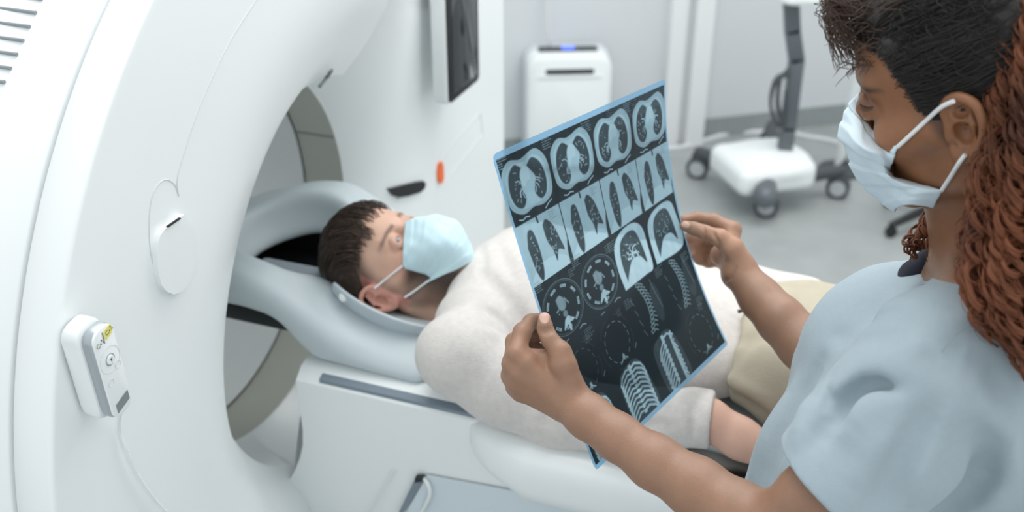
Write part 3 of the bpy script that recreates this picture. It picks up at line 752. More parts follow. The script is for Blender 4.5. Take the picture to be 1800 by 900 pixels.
# mask
def L(x, y, t0=1.3, t1=2.1, off=.004): return HPt.inv(face_sdf.hit(x, y, t0, t1, off))
mir = lambda rows: [(v, np.array(p) * [1, -1, 1]) for v, p in rows]
cen = [(0, (.104, 0, .022)), (.2, (.126, 0, .004)), (.4, (.138, 0, -.022)), (.6, (.138, 0, -.055)), (.8, (.126, 0, -.088)), (1, (.096, 0, -.120))]
nr = [(0, L(708, 464)), (.18, L(712, 472)), (.42, L(733, 478)), (.58, L(748, 482)), (.8, L(757, 488)), (1, L(753, 496))]
mn = []
for v, x, y, o in ((0, 709, 432, .006), (.3, 742, 425, .024), (.55, 775, 430, .032), (.8, 795, 450, .020), (1, 800, 474, .005)): mn.append((v, L(x, y, off=o)))
mk, mg = mask_sheet('face_mask', HPt, cen, nr, mir(nr), mn, mir(mn), M['mask'], pat, .0022, .0012, seed=3)
sp = MB(); e1 = HPt.inv(face_sdf.hit(708, 465, 1.3, 2.1, .006))
def hitP(sd, x, y, off=.003, t0=1.3, t1=2.1): return sd.hit(x, y, t0, t1, off)
sp.tube(smooth_path([hitP(pb, x, y) for x, y in [(708, 467), (690, 481), (674, 494), (658, 507)]], 4), .0019, 6)
sp.tube(smooth_path([hitP(pb, x, y) for x, y in [(755, 492), (740, 503), (725, 514), (711, 523)]], 4), .0019, 6)
sp.build('mask_strap', M['strap'], pat)
# sweater
sw = Sdf()
sw.chain([G(.50, -.10, 1.0), G(.50, .0, 1.0), G(.50, .12, 1.0)], [.072, .075, .072], .04)
sw.chain([G(.515, .17, .985), G(.515, .19, .98)], [.062, .060], .03)
sw.ell(G(.66, .015, 1.015), GR, (.23, .172, .098), .04); sw.ell(G(.80, .015, .99), GR, (.19, .160, .078), .04)
sw.chain([G(.515, -.1, .995), nsh], [.07, .060], .03)
sw.chain([nsh, at(890, 680, 1.59), nel, at(1090, 742, 1.535), at(1170, 738, 1.505), at(1222, 735, 1.48)], [.064, .062, .057, .050, .042, .037], .02)
sw.chain([G(.515, .18, .985), G(.74, .235, .965), G(1.0, .215, .975)], [.06, .052, .04], .03)
sw.chain([at(1221, 735, 1.48), at(1246, 738, 1.475)], [.0425, .0425], .004)
# neck opening and cuff opening
sw.cap(HPt(-.02, 0, -.10), G(.47, .0, 1.0), .060, .060, .006, 's'); sw.cap(HPt(.03, 0, -.12), G(.46, 0, 1.03), .036, .036, .01, 's')
cv = at(1246, 738, 1.475) - at(1221, 735, 1.48); cv /= np.linalg.norm(cv)
sw.cap(at(1246, 738, 1.475) - cv * .012, at(1246, 738, 1.475) + cv * .10, .0335, .0335, .003, 's')
sw.box(at(1246, 738, 1.475) + cv * .055, np.stack([cv, np.cross(cv, Zu) / np.linalg.norm(np.cross(cv, Zu)), np.cross(cv, np.cross(cv, Zu))], 1), (.05, .08, .08), .002, k=.004, op='s')
_nf = noise_fn(.0016, 16, 11); _nf2 = noise_fn(.0007, 50, 12); sw.disp += [_nf, _nf2]
def crease(S_, pts, r, k=.02): S_.chain([at(*p) for p in pts], [r] * len(pts), k, 's')
fold(sw, [(862, 490), (895, 535), (930, 590), (950, 640)], .016, .014, t0=1.3, t1=1.8)
fold(sw, [(850, 545), (890, 565), (925, 600)], .006, .009, t0=1.3, t1=1.8); fold(sw, [(845, 580), (880, 592), (915, 620)], -.004, .010, t0=1.3, t1=1.8)
fold(sw, [(840, 415), (848, 450), (846, 490)], .006, .010, t0=1.3, t1=1.9); fold(sw, [(870, 425), (890, 460), (905, 500)], .005, .012, t0=1.3, t1=1.9)
fold(sw, [(975, 765), (960, 740), (965, 715)], .008, .010, t0=1.3, t1=1.8); fold(sw, [(1130, 755), (1150, 745), (1180, 752)], .004, .009, t0=1.3, t1=1.8)
fold(sw, [(1215, 700), (1219, 735), (1217, 770)], .005, .005, t0=1.3, t1=1.8)
sw.build('sweater', .003, M['sweater'], pat, smooth=2)
cf = MB()
def ringpts(c, ax, r, n=32, e=1.0):
    ax = ax / np.linalg.norm(ax); u = np.cross(ax, Zu); u /= np.linalg.norm(u); w = np.cross(ax, u)
    return [c + (u * math.cos(a) + w * math.sin(a) * e) * r for a in np.linspace(0, 2 * math.pi, n + 1)]
# trousers
tr = Sdf()
tr.ell(G(.98, .015, .995), GR, (.15, .160, .078), .03)
for s_ in (-1, 1):
    tr.chain([G(1.02, s_ * .085, .995), G(1.45, s_ * .11, 1.01), G(1.86, s_ * .09, .985)], [.078, .066, .055], .03)
tr.box(G(.87, 0, 1.0), GR, (.045, .3, .3), .002, k=.006, op='s')
fold(tr, [(1236, 672), (1262, 684), (1300, 703), (1345, 728)], .016, .007, t0=1.3, t1=1.9); fold(tr, [(1240, 652), (1280, 668), (1340, 698)], -.006, .010, t0=1.3, t1=1.9)
fold(tr, [(1300, 600), (1345, 590), (1390, 600)], .006, .010, t0=1.3, t1=1.9); fold(tr, [(1290, 640), (1330, 600), (1350, 560)], .005, .009, t0=1.3, t1=1.9)
tr.disp.append(noise_fn(.0022, 30, 21))
tr.build('trousers', .0045, M['khaki'], pat, smooth=2)
sh = Sdf()
for s_ in (-1, 1): sh.chain([G(1.93, s_ * .09, .965), G(1.96, s_ * .11, 1.04), G(1.98, s_ * .13, 1.13)], [.042, .042, .036], .02)
sh.build('shoes', .006, M['shoe'], pat)
bt = MB(); bt.tube([at(1297, 548, 1.60), at(1306, 545, 1.60), at(1313, 546, 1.60)], .003, 8); bt.build('belt', M['black'], pat)

# ================================================================== FILM
fc = [at(864, 272, 1.12), at(1170, 138, 1.40), at(1047, 828, 1.25), at(1280, 605, 1.5)]
_n = np.cross(fc[1] - fc[0], fc[2] - fc[0]); _n /= np.linalg.norm(_n)
def FP(u, v, o=0):
    u = np.asarray(u)[..., None]; v = np.asarray(v)[..., None]
    return fc[0] * (1 - u) * (1 - v) + fc[1] * u * (1 - v) + fc[2] * (1 - u) * v + fc[3] * u * v + _n * (4 * v * (1 - v) * (.006 + .022 * u) + o)
NU, NV = 400, 520
uu, vv = np.meshgrid(np.linspace(0, 1, NU), np.linspace(0, 1, NV), indexing='xy')
def wob(seed, f=40, n=6):
    g = np.random.default_rng(seed); o = 0
    for i in range(n):
        k = g.normal(size=2) * f; o = o + np.sin(k[0] * uu + k[1] * vv * 1.2 + g.uniform(0, 6.28) + np.sin(k[1] * uu * .7 + 3))
    return o / n
fine = wob(1, 150, 8); fine2 = wob(2, 260, 8); med = wob(3, 45, 6); rnd = np.random.default_rng(5).random(uu.shape)
img = np.full(uu.shape, .045) + .02 * med * (vv < .42)       # darkness base 0..1 = film clearness
def put(mask, val): 
    global img
    img = img * (1 - mask) + val * mask
def soft(d, w=.004): return np.clip(.5 - d / w, 0, 1)
def cellxy(cx, cy): return (uu - cx) / .25, (vv - cy) / .195           # local coords about -0.5..0.5, x right, y down
def ellm(x, y, cx, cy, rx, ry, rot=0, w=.035, e=2):
    c, s_ = math.cos(rot), math.sin(rot); X = (x - cx) * c + (y - cy) * s_; Y = -(x - cx) * s_ + (y - cy) * c
    return soft((np.abs(X / rx) ** e + np.abs(Y / ry) ** e) ** (1 / e) - 1, w / min(rx, ry) * .6)
def polym(x, y, pts, w=.02):
    P = smooth_path([(a, b, 0) for a, b in pts] + [(pts[0][0], pts[0][1], 0)], 5); P = np.array(P)[:, :2]
    d = np.full(x.shape, 9.); ins = np.zeros(x.shape, bool)
    for i in range(len(P) - 1):
        a, b = P[i], P[i + 1]; ab = b - a; t = np.clip(((x - a[0]) * ab[0] + (y - a[1]) * ab[1]) / (ab @ ab + 1e-12), 0, 1)
        d = np.minimum(d, np.hypot(x - a[0] - t * ab[0], y - a[1] - t * ab[1]))
        cr_ = ((a[1] > y) != (b[1] > y)) & (x < (b[0] - a[0]) * (y - a[1]) / (b[1] - a[1] + 1e-12) + a[0]); ins ^= cr_
    return soft(np.where(ins, -d, d), w)
def linem(x, y, pts, r, w=.012):
    d = np.full(x.shape, 9.)
    for i in range(len(pts) - 1):
        a, b = np.array(pts[i], float), np.array(pts[i + 1], float); ab = b - a; t = np.clip(((x - a[0]) * ab[0] + (y - a[1]) * ab[1]) / (ab @ ab + 1e-12), 0, 1)
        d = np.minimum(d, np.hypot(x - a[0] - t * ab[0], y - a[1] - t * ab[1]))
    return soft(d - r, w)
def sub(cx, cy, hw=.6, hh=.6):
    r = (np.abs(uu - cx) < hw * .25) & (np.abs(vv - cy) < hh * .195)
    ys, xs = np.where(r); return slice(ys.min(), ys.max() + 1), slice(xs.min(), xs.max() + 1)
def cell(cx, cy, fn, hw=.56, hh=.56):
    global uu, vv, img, fine, fine2, med, rnd
    keep = (uu, vv, img, fine, fine2, med, rnd); sl = sub(cx, cy, hw, hh)
    full = img
    uu, vv, img, fine, fine2, med, rnd = [q[sl] for q in keep]; img = img.copy()
    fn(*cellxy(cx, cy)); part = img
    uu, vv, img, fine, fine2, med, rnd = keep; img = img.copy(); img[sl] = part
LIGHT = .80
def vessels(x, y, cx, cy, rx, ry, n, seed):
    g = np.random.default_rng(seed); m = np.zeros(x.shape)
    for _ in range(n):
        a = g.uniform(0, 6.28); r = math.sqrt(g.uniform(.02, 1)); px, py = cx + rx * r * math.cos(a), cy + ry * r * math.sin(a); b_ = g.uniform(0, 6.28); l = g.uniform(.0, .05)
        m = np.maximum(m, linem(x, y, [(px, py), (px + l * math.cos(b_), py + l * math.sin(b_))], g.uniform(.004, .011)))
    return m
def axial(k):
    def f(x, y):
        g = np.random.default_rng(40 + k)
        body = polym(x, y, [(-.46, -.02), (-.43, -.26), (-.26, -.40), (-.06, -.36), (.06, -.38), (.28, -.42), (.44, -.24), (.47, .04), (.42, .30), (.22, .40), (.0, .37), (-.22, .40), (-.42, .26)])
        put(body, LIGHT + .05 * med + .03 * fine)
        put(body * (1 - polym(x, y, [(-.41, 0), (-.38, -.22), (-.22, -.34), (0, -.31), (.22, -.35), (.38, -.2), (.42, .05), (.36, .26), (.18, .34), (-.18, .34), (-.37, .22)])) * .8, .62)
        for s_ in (-1, 1):
            lung = polym(x, y, [(s_ * .05, -.24), (s_ * .18, -.32), (s_ * .32, -.20), (s_ * .375, .04), (s_ * .32, .25), (s_ * .19, .315), (s_ * .10, .20), (s_ * .13, .06), (s_ * .17 if s_ > 0 else s_ * .12, -.04)])
            put(lung, .10 + .02 * med)
            put(lung * vessels(x, y, s_ * .2, .02, .12, .25, 12, 50 + k * 2 + (s_ > 0)), .5)
            for q in range(4):
                a = g.uniform(-1.1, 1.3); put(lung * linem(x, y, [(s_ * .10, .02), (s_ * (.10 + .10 * math.cos(a)), .02 + .12 * math.sin(a)), (s_ * (.10 + .15 * math.cos(a + .3)), .02 + .17 * math.sin(a + .3))], .007), .75)
        put(ellm(x, y, -.02 + .01 * k, -.10, .10, .155, .15), LIGHT + .06); put(ellm(x, y, .0, .22, .085, .11), LIGHT + .03)
        put(ellm(x, y, .02, .06, .07, .09), LIGHT)
        put(linem(x, y, [(-.34, .45), (-.27, .475), (-.20, .45), (-.13, .47)], .008), .85); put(linem(x, y, [(.22, .48), (.30, .43), (.38, .40)], .008), .8)
    return f
def textm(x, y, x0, y0, n, seed, w=.16, h=.035):
    g = np.random.default_rng(seed); m = np.zeros(x.shape)
    for i in range(n):
        L_ = g.uniform(.5, 1) * w; cxx = x0
        while cxx < x0 + L_:
            q = g.uniform(.010, .03); m = np.maximum(m, linem(x, y, [(cxx, y0 + i * h), (cxx + q, y0 + i * h)], .004, .010)); cxx += q + .012
    return m
def coronal(k):
    def f(x, y):
        box = soft(np.maximum(np.abs(x) - .49, np.abs(y) - .47), .01)
        put(box, LIGHT - .08 + .05 * med + .03 * fine)
        put(box * ellm(x, y, 0, .55, .5, .35), LIGHT + .04)
        put(polym(x, y, [(-.34, -.10), (-.26, -.32), (-.16, -.30), (-.12, -.05), (-.14, .28), (-.22, .46), (-.30, .30)]), .10 + .04 * med)
        put(polym(x, y, [(.06, -.30), (.15, -.36), (.27, -.22), (.34, .02), (.38, .22), (.25, .17), (.17, .32), (.14, .12), (.07, -.05)]), .10 + .04 * med)
        put(vessels(x, y, -.22, .0, .09, .32, 16, 70 + k), .48); put(vessels(x, y, .2, -.05, .10, .24, 16, 80 + k), .48)
        put(linem(x, y, [(-.02, -.5), (-.01, -.38)], .018), .08); put(polym(x, y, [(.42, .49), (.44, .25), (.5, .1), (.5, .5)]), .06)
        put(textm(x, y, .24, -.42, 4, 90 + k) * box, .35)
    return f
def sagittal(k):
    def f(x, y):
        q = polym(x, y, [(-.42, .48), (-.46, .05), (-.40, -.30), (-.15, -.46), (.2, -.47), (.42, -.30), (.46, .1), (.44, .46), (.2, .48)] if k == 2 else [(-.45, .45), (-.46, -.1), (-.38, -.34), (-.1, -.46), (.3, -.44), (.44, -.2), (.44, .46)])
        put(q, LIGHT + .05 + .04 * med)
        put(polym(x, y, [(-.30, .38), (-.32, .0), (-.24, -.28), (-.02, -.38), (.2, -.33), (.30, -.05), (.33, .30), (.18, .12), (-.04, .10), (-.18, .22)]), .12 + .03 * med)
        put(vessels(x, y, .0, -.1, .22, .2, 26, 100 + k), .6)
        if k == 2:
            g = np.random.default_rng(5)
            for i in range(12):
                a = g.uniform(0, 6.28); put(linem(x, y, [(.02, .0), (.02 + .1 * math.cos(a), .1 * math.sin(a)), (.02 + .17 * math.cos(a + .4), .15 * math.sin(a + .4))], .010), .85)
    return f
def axbone(k):
    def f(x, y):
        for r, w_, v_ in ((.46, .006, .28), (.43, .005, .16)):
            d = np.abs(np.hypot(x / 1.0, y / .92) - r); put(soft(d - w_, .012), v_)
        th = np.arctan2(y / .9, x); rr = np.hypot(x, y / .92)
        rib = soft(np.abs(rr - .355) - .020, .02) * (np.sin(th * 9 + k) > -.1) * (np.abs(rr - .355) > .004)
        put(rib, .75)
        put(polym(x, y, [(-.12, -.17), (-.02, -.20), (.07, -.10), (.06, .0), (-.02, .04), (-.10, -.02)]), .42 + .10 * med)
        put(linem(x, y, [(.07, -.12), (.13, -.02)], .014), .4); put(ellm(x, y, .0, .10, .05, .05), .35); put(vessels(x, y, -.1, .02, .06, .08, 6, 5), .5)
        put(polym(x, y, [(-.05, .19), (.03, .15), (.09, .20), (.16, .25), (.10, .27), (.05, .27), (.04, .38), (.0, .38), (-.01, .28), (-.12, .33), (-.09, .26)]), .85 - .12 * (fine > .1))
        put(linem(x, y, [(.20, .46), (.28, .43), (.36, .46)], .007), .6); put(linem(x, y, [(-.2, .49), (-.1, .48)], .006), .5)
        put(textm(x, y, .32, -.45, 4, 140 + k), .3)
    return f
def darkchest(k, vb=.32):
    def f(x, y):
        th = np.arctan2(y, x); rr = np.hypot(x / .9, y)
        put(soft(np.abs(rr - .34) - .007, .012) * (np.sin(th * 14 + 2 * k) > -.2), vb); put(soft(np.abs(rr - .45) - .003, .012) * (np.sin(th * 5) > -.4), .12)
        put(ellm(x, y, .03, .28, .03, .05) * (fine > -.2), .5); put(linem(x, y, [(-.08, .36), (.03, .28), (.12, .34)], .009), .55); put(linem(x, y, [(.36, .30), (.42, .24)], .007), .35)
        put(textm(x, y, .2, -.45, 4, 150 + k), .22)
    return f
def spine(k):
    def f(x, y):
        for i in range(13):
            t = i / 12; cx = -.10 + .16 * math.sin(t * 2.6 + .2) * (1 if k else 1.1); cy = -.44 + .86 * t; a = .25 * math.cos(t * 2.6)
            X = (x - cx) * math.cos(a) + (y - cy) * math.sin(a); Y = -(x - cx) * math.sin(a) + (y - cy) * math.cos(a)
            b_ = np.maximum(np.abs(X) - .045, np.abs(Y) - .024); put(soft(np.abs(b_) - .006, .014), .52); put(linem(x, y, [(cx + .07, cy), (cx + .13, cy + .045)], .010), .38)
        for i in range(4): put(linem(x, y, [(-.35 + .03 * i, -.3 + .2 * i), (-.30 + .03 * i, -.18 + .2 * i)], .006), .25)
        put(ellm(x, y, .30, .05, .13, .35), .085); put(linem(x, y, [(.28, -.38), (.33, -.1), (.40, .18)], .006), .26)
    return f
def ribs(k):
    def f(x, y):
        out = polym(x, y, [(-.34, .10), (-.30, -.34), (-.05, -.46), (.2, -.48), (.34, -.30), (.42, .1), (.40, .46), (.05, .48), (-.28, .46)])
        g = np.random.default_rng(160 + k); m = np.zeros(x.shape)
        for i in range(10):
            y0 = -.36 + .085 * i
            for s_ in (-1, 1):
                P = [(.03, y0 - .03), (.03 + s_ * .12, y0 - .055), (.03 + s_ * .26, y0 + .02), (.03 + s_ * .33, y0 + .12), (.03 + s_ * .30, y0 + .21)]
                if k == 2: P = [(.0 + (s_ + 1) * .14, y0 - .06), (.03 + s_ * .10 + .1, y0), (s_ * .18 + .04, y0 + .13), (s_ * .26 + .05, y0 + .27)]
                m = np.maximum(m, linem(x, y, P, .014 + .004 * (s_ > 0), .018))
        m = np.maximum(m, linem(x, y, [(.02, -.46), (.03, -.1), (.02, .4)], .035, .02) * (np.sin(y * 70) > -.5))
        m = np.maximum(m, linem(x, y, [(.0, -.38), (.16, -.42), (.30, -.34)], .02) )
        put(out * .6, .16 + .1 * np.clip(fine, 0, 1)); put(m * out, .80 + .16 * fine2)
    return f
for k in range(4):
    cell(.125 + .25 * k, .115, axial(k)); cell(.125 + .25 * k, .308, coronal(k), .5, .5)
cell(.125, .505, axbone(0)); cell(.36, .510, axbone(1)); cell(.60, .500, sagittal(2)); cell(.855, .503, sagittal(3))
cell(.125, .715, darkchest(0, .16)); cell(.35, .715, darkchest(1)); cell(.59, .69, spine(0)); cell(.855, .70, spine(1))
cell(.11, .90, ribs(0)); cell(.36, .893, ribs(1)); cell(.61, .893, ribs(2)); cell(.865, .90, darkchest(3, .24))
for (x0, y0, sd_, v_) in ((.015, .03, 1, .6), (.245, .03, 2, .45), (.46, .035, 3, .4), (.72, .035, 4, .4), (.245, .40, 5, .35), (.47, .43, 6, .35), (.02, .40, 7, .4), (.72, .61, 8, .3), (.47, .63, 9, .3), (.93, .63, 10, .3), (.93, .80, 11, .3), (.20, .62, 12, .3)):
    cell(x0 + .02, y0 + .01, lambda x, y: put(textm(x, y, -.12, -.1, 5, 200 + sd_, .22), v_), .4, .4)
wv_ = (vv < .03 + .05) & (uu > .6) & (vv > .018); img = np.where(wv_ & (img < .3), img + .10 * (np.sin(vv * 900 + 9 * np.sin(uu * 14)) > .3), img)
# clear border strip
bo = np.minimum.reduce([uu + 0 * vv, 1 - uu, (vv) / 1.0, 1 - vv]); border = ((vv < .018) | (vv > .985) | (uu < .012) | (uu > .988))
img = np.clip(img, 0, 1)
dk_c, lt_c = np.array([.004, .008, .012]), np.array([.52, .78, .92])
g_ = img[..., None]; colr = dk_c * (1 - g_) + lt_c * g_ + np.clip(g_ - .82, 0, 1) * np.array([1.2, 1.0, .8])
colr = np.where(border[..., None], np.array([.34, .60, .84]), colr)
FV = FP(uu, vv).reshape(-1, 3); idx = np.arange(NU * NV).reshape(NV, NU)
FF = np.stack([idx[:-1, :-1], idx[1:, :-1], idx[1:, 1:], idx[:-1, 1:]], -1).reshape(-1, 4)
# round the corners off by dropping the corner cells
uc, vc = (uu[:-1, :-1] * .36).ravel(), (vv[:-1, :-1] * .43).ravel(); rc_ = .007
cxx = np.minimum(uc, .36 - uc); cyy = np.minimum(vc, .43 - vc); keepf = ~((cxx < rc_) & (cyy < rc_) & (np.hypot(rc_ - cxx, rc_ - cyy) > rc_))
fm = bpy.data.materials.new('radiograph_film'); fm.use_nodes = True; nt = fm.node_tree; N = nt.nodes; Lk = nt.links; N.remove(N['Principled BSDF'])
out = N['Material Output']; ca = N.new('ShaderNodeAttribute'); ca.attribute_name = 'Col'
tr_ = N.new('ShaderNodeBsdfTransparent'); tl_ = N.new('ShaderNodeBsdfTranslucent'); df = N.new('ShaderNodeBsdfDiffuse'); gl = N.new('ShaderNodeBsdfGlossy'); gl.inputs['Roughness'].default_value = .12
for b_ in (tr_, tl_, df): Lk.new(ca.outputs['Color'], b_.inputs['Color'])
m1 = N.new('ShaderNodeMixShader'); m1.inputs[0].default_value = .5; Lk.new(tl_.outputs[0], m1.inputs[1]); Lk.new(df.outputs[0], m1.inputs[2])
m2 = N.new('ShaderNodeMixShader'); m2.inputs[0].default_value = .45; Lk.new(m1.outputs[0], m2.inputs[1]); Lk.new(tr_.outputs[0], m2.inputs[2])
fz = N.new('ShaderNodeFresnel'); fz.inputs['IOR'].default_value = 1.18; m3 = N.new('ShaderNodeMixShader'); Lk.new(fz.outputs[0], m3.inputs[0]); Lk.new(m2.outputs[0], m3.inputs[1]); Lk.new(gl.outputs[0], m3.inputs[2])
Lk.new(m3.outputs[0], out.inputs['Surface'])
fo = mesh('radiograph_film', FV, FF[keepf], fm, None, True, colr.reshape(-1, 3))
tag(fo, 'large blue-edged radiograph film of chest scans held up in both hands', 'x-ray film')

# ================================================================== WOMAN
HW = Fr((.438, .928, 1.581), (-.788, .506, -.351), (-.51, -.856, -.087), (-.345, .11, .932), 1.0)
wo = thing('person', 'person with copper ringlets, white mask and pale blue scrubs holding up the film', 'person', (.46, .9, 0))
wb = Sdf(); head(wb, HW, True); lids(wb, HW, .032, .0030); lids(wb, HW, -.032, .0030)
wb.chain([HW(-.040, 0, -.02), at(1722, 370, 1.05), at(1730, 430, 1.065), at(1735, 500, 1.08)], [.056, .046, .046, .052], .02)
wb.chain([at(1745, 490, 1.06), at(1668, 512, 1.12)], [.050, .036], .03); wb.chain([at(1745, 500, 1.04), at(1700, 560, .99)], [.050, .045], .03)
wb.cap(HW(.015, 0, -.06), at(1718, 410, 1.06), .030, .034, .02)
wface = Sdf(); wface.P = list(wb.P)
ear(wb, HW, 1); ear(wb, HW, -1)
# torso and legs
wb.ell((.50, .915, 1.22), I3, (.09, .13, .13), .05); wb.ell((.44, .91, 1.06), I3, (.10, .13, .18), .05); wb.ell((.43, .90, .93), I3, (.11, .15, .12), .05)
for s_ in (-1, 1): wb.chain([(.43, .9 + s_ * .08, .90), (.42, .9 + s_ * .09, .48), (.46, .9 + s_ * .09, .09)], [.075, .05, .035], .03)
hand_caps(wb, [[(1350, 935, 1.04, 56), (1300, 905, 1.06, 55), (1225, 858, 1.09, 51), (1150, 812, 1.115, 45), (1085, 768, 1.14, 38.5), (1035, 733, 1.16, 37), (1003, 709, 1.172, 36)],
               [(1350, 935, 1.04, 57), (1430, 872, 1.0, 58), (1500, 812, .99, 62), (1640, 690, .985, 70)],
               [(1298, 476, 1.457, 30), (1338, 526, 1.435, 35), (1372, 562, 1.41, 40), (1412, 604, 1.39, 44), (1480, 680, 1.33, 48)], [(1480, 680, 1.33, 48), (1560, 600, 1.22, 52)]], .015)
# left hand
LH = [
 [(1000, 706, 1.172, 30), (925, 640, 1.168, 18)], [(998, 708, 1.175, 30), (912, 655, 1.172, 18)], [(995, 712, 1.18, 28), (907, 672, 1.18, 17)], [(985, 712, 1.185, 26), (915, 690, 1.19, 15)],
 [(960, 668, 1.19, 34), (940, 660, 1.19, 30)], [(978, 636, 1.178, 22), (930, 634, 1.182, 22)],
 [(925, 636, 1.168, 17), (908, 622, 1.170, 16.5)], [(908, 622, 1.170, 16.5), (918, 584, 1.186, 15), (933, 566, 1.200, 12.5), (954, 560, 1.207, 11)],
 [(912, 655, 1.172, 17), (899, 640, 1.176, 15.5), (904, 600, 1.202, 14), (930, 588, 1.216, 12.5), (950, 590, 1.216, 11)],
 [(907, 672, 1.18, 16), (897, 660, 1.185, 15), (903, 626, 1.214, 13.5), (930, 612, 1.226, 12), (950, 614, 1.224, 11)],
 [(915, 690, 1.19, 14.5), (904, 680, 1.194, 13.5), (902, 652, 1.226, 11.5), (922, 638, 1.24, 10), (942, 640, 1.238, 9)],
 [(1008, 690, 1.166, 26), (990, 640, 1.162, 22), (985, 618, 1.163, 17.5), (966, 596, 1.168, 13.8), (958, 578, 1.171, 12.3), (957, 560, 1.174, 11.6)],
]
hand_caps(wb, LH, .007)
RH = [
 [(1300, 478, 1.457, 29), (1283, 425, 1.470, 17)], [(1300, 480, 1.46, 29), (1285, 436, 1.482, 16)], [(1298, 482, 1.463, 27), (1282, 450, 1.492, 15)], [(1294, 480, 1.465, 25), (1276, 464, 1.495, 13)],
 [(1285, 450, 1.472, 26), (1268, 448, 1.478, 20)],
 [(1283, 422, 1.470, 16), (1288, 404, 1.475, 14.5), (1254, 387, 1.486, 11.5), (1226, 383, 1.491, 10.2), (1203, 386, 1.490, 9)],
 [(1285, 436, 1.482, 15), (1280, 418, 1.495, 13), (1248, 420, 1.510, 11.2), (1226, 424, 1.508, 10.2), (1208, 418, 1.502, 9)],
 [(1282, 450, 1.492, 14), (1276, 440, 1.505, 12.5), (1250, 440, 1.520, 11), (1232, 440, 1.515, 10), (1216, 434, 1.508, 9)],
 [(1276, 464, 1.495, 13), (1268, 458, 1.505, 11.5), (1245, 460, 1.516, 9.8), (1230, 456, 1.510, 8.8), (1219, 448, 1.505, 8)],
 [(1303, 468, 1.452, 25), (1287, 437, 1.446, 20), (1266, 418, 1.446, 15), (1238, 408, 1.451, 11.8), (1220, 402, 1.456, 11), (1204, 397, 1.461, 9.8)],
]
hand_caps(wb, RH, .006)
# skin creases of the thumbs and wrists
for pts, r in (([(946, 577, 1.160), (957, 580, 1.157), (969, 577, 1.160)], .0011), ([(947, 583, 1.160), (958, 586, 1.157), (971, 583, 1.160)], .0009),
               ([(1236, 397, 1.443), (1239, 408, 1.440), (1238, 420, 1.444)], .0010), ([(1272, 497, 1.440), (1284, 488, 1.430), (1294, 470, 1.430)], .0010), ([(1253, 407, 1.436), (1262, 425, 1.434), (1268, 447, 1.445), (1277, 460, 1.45)], .0012)):
    wb.chain([wb.hit(x, y, t - .06, t + .08) for x, y, t in pts], [r] * len(pts), .004, 's')
nailL = wb.hit(957, 556, 1.1, 1.3); nailR = wb.hit(1205, 395, 1.4, 1.55)
eyeP = wb.hit(1525, 181, .8, 1.2)
def wcol(P):
    C = np.tile(np.array([.30, .165, .105]), (len(P), 1)); q = HW.inv(P)
    def mix(m, c): C[:] = C * (1 - m[:, None]) + np.array(c) * m[:, None]
    inh = sst(.19, .15, np.linalg.norm(q, axis=1)); mix(inh * .95, (.25, .106, .047))  # head skin darker than the arms: the face's shade is put into the colour
    mix(inh * np.exp(-((q[:, 0] - .072) ** 2 + (abs(q[:, 1]) - .045) ** 2 + (q[:, 2] + .008) ** 2) / .0008) * .6, (.38, .17, .08))
    for nc, ax in ((nailL, (at(957, 545, 1.174) - at(957, 575, 1.174))), (nailR, (at(1195, 393, 1.46) - at(1220, 400, 1.46)))):
        ax = ax / np.linalg.norm(ax); v = P - nc; al = v @ ax; vd = ray(*((957, 556) if nc is nailL else (1205, 395))); vd = vd / np.linalg.norm(vd)
        dp = v @ vd; la = np.sqrt(np.maximum((v * v).sum(1) - al ** 2 - dp ** 2, 0)); sc_ = 1.0 if nc is nailL else .8
        mm = sst(1.12, .95, np.sqrt((al / (.0078 * sc_)) ** 2 + (la / (.0056 * sc_)) ** 2)) * (dp < .006); mix(mm * .9, (.62, .40, .32))
        tip = mm * sst(.0045, .0065, al); mix(tip * .7, (.85, .72, .62))
    ec = np.linalg.norm(P - eyeP, axis=1); mix(np.exp(-(ec / .0105) ** 2) * .55, (.11, .045, .028))  # shade of the eyelid crease painted into the skin colour
    # palm side of the far hand is paler
    pm = np.exp(-(np.linalg.norm(P - at(1262, 440, 1.45), axis=1) / .045) ** 4); mix(pm * .5, (.56, .31, .20))
    br = np.exp(-((q[:, 2] - .0385 - .12 * (.03 - abs(abs(q[:, 1]) - .03))) / .0032) ** 2) * sst(.012, .018, abs(q[:, 1])) * sst(.062, .052, abs(q[:, 1])) * (q[:, 0] > .04)
    mix(br * .9, (.02, .012, .009))
    ld = np.exp(-((abs(q[:, 1]) - .032) ** 2 / .0004 + (q[:, 2] - .019) ** 2 / .00014)) * (q[:, 0] > .065); mix(ld * .5, (.12, .05, .03))
    hs = sst(.012, .0, q[:, 0] - np.interp(q[:, 2], [-.03, .0, .02, .05, .08, .12], [-.002, .012, .02, .034, .062, .085])) * (q[:, 2] > -.02) * (np.linalg.norm(q, axis=1) > .06) * (abs(q[:, 1]) < .079) ; mix(hs * inh * .7, (.03, .018, .012))
    return C
wbody = wb.build('body', .0018, M['skin'], wo, wcol, smooth=2)
for y in (-.032, .032): eyeball(HW, y, wo, (.05, .025, .015), gaze=(0, -.35))
ls = MB()
el = [wb.hit(x, y, .8, 1.2) for x, y in smooth_path([(1512, 184, 0), (1519, 187, 0), (1527, 189, 0), (1536, 187, 0)], 4) for _z in (0,)] if False else [wb.hit(q[0], q[1], .8, 1.2) for q in smooth_path([(1512, 184, 0), (1519, 187, 0), (1527, 189, 0), (1536, 187, 0)], 4)]
ls.tube(el, [.0003] + [.0006] * (len(el) - 2) + [.0003], 6)
for k_, e_ in enumerate(el[::2]):
    dl = HW.R @ np.array([.55, .5, -.35]); ls.tube([e_, e_ + dl * .004 - Zu * .001, e_ + dl * .007], [.0004, .0003, .0001], 4)
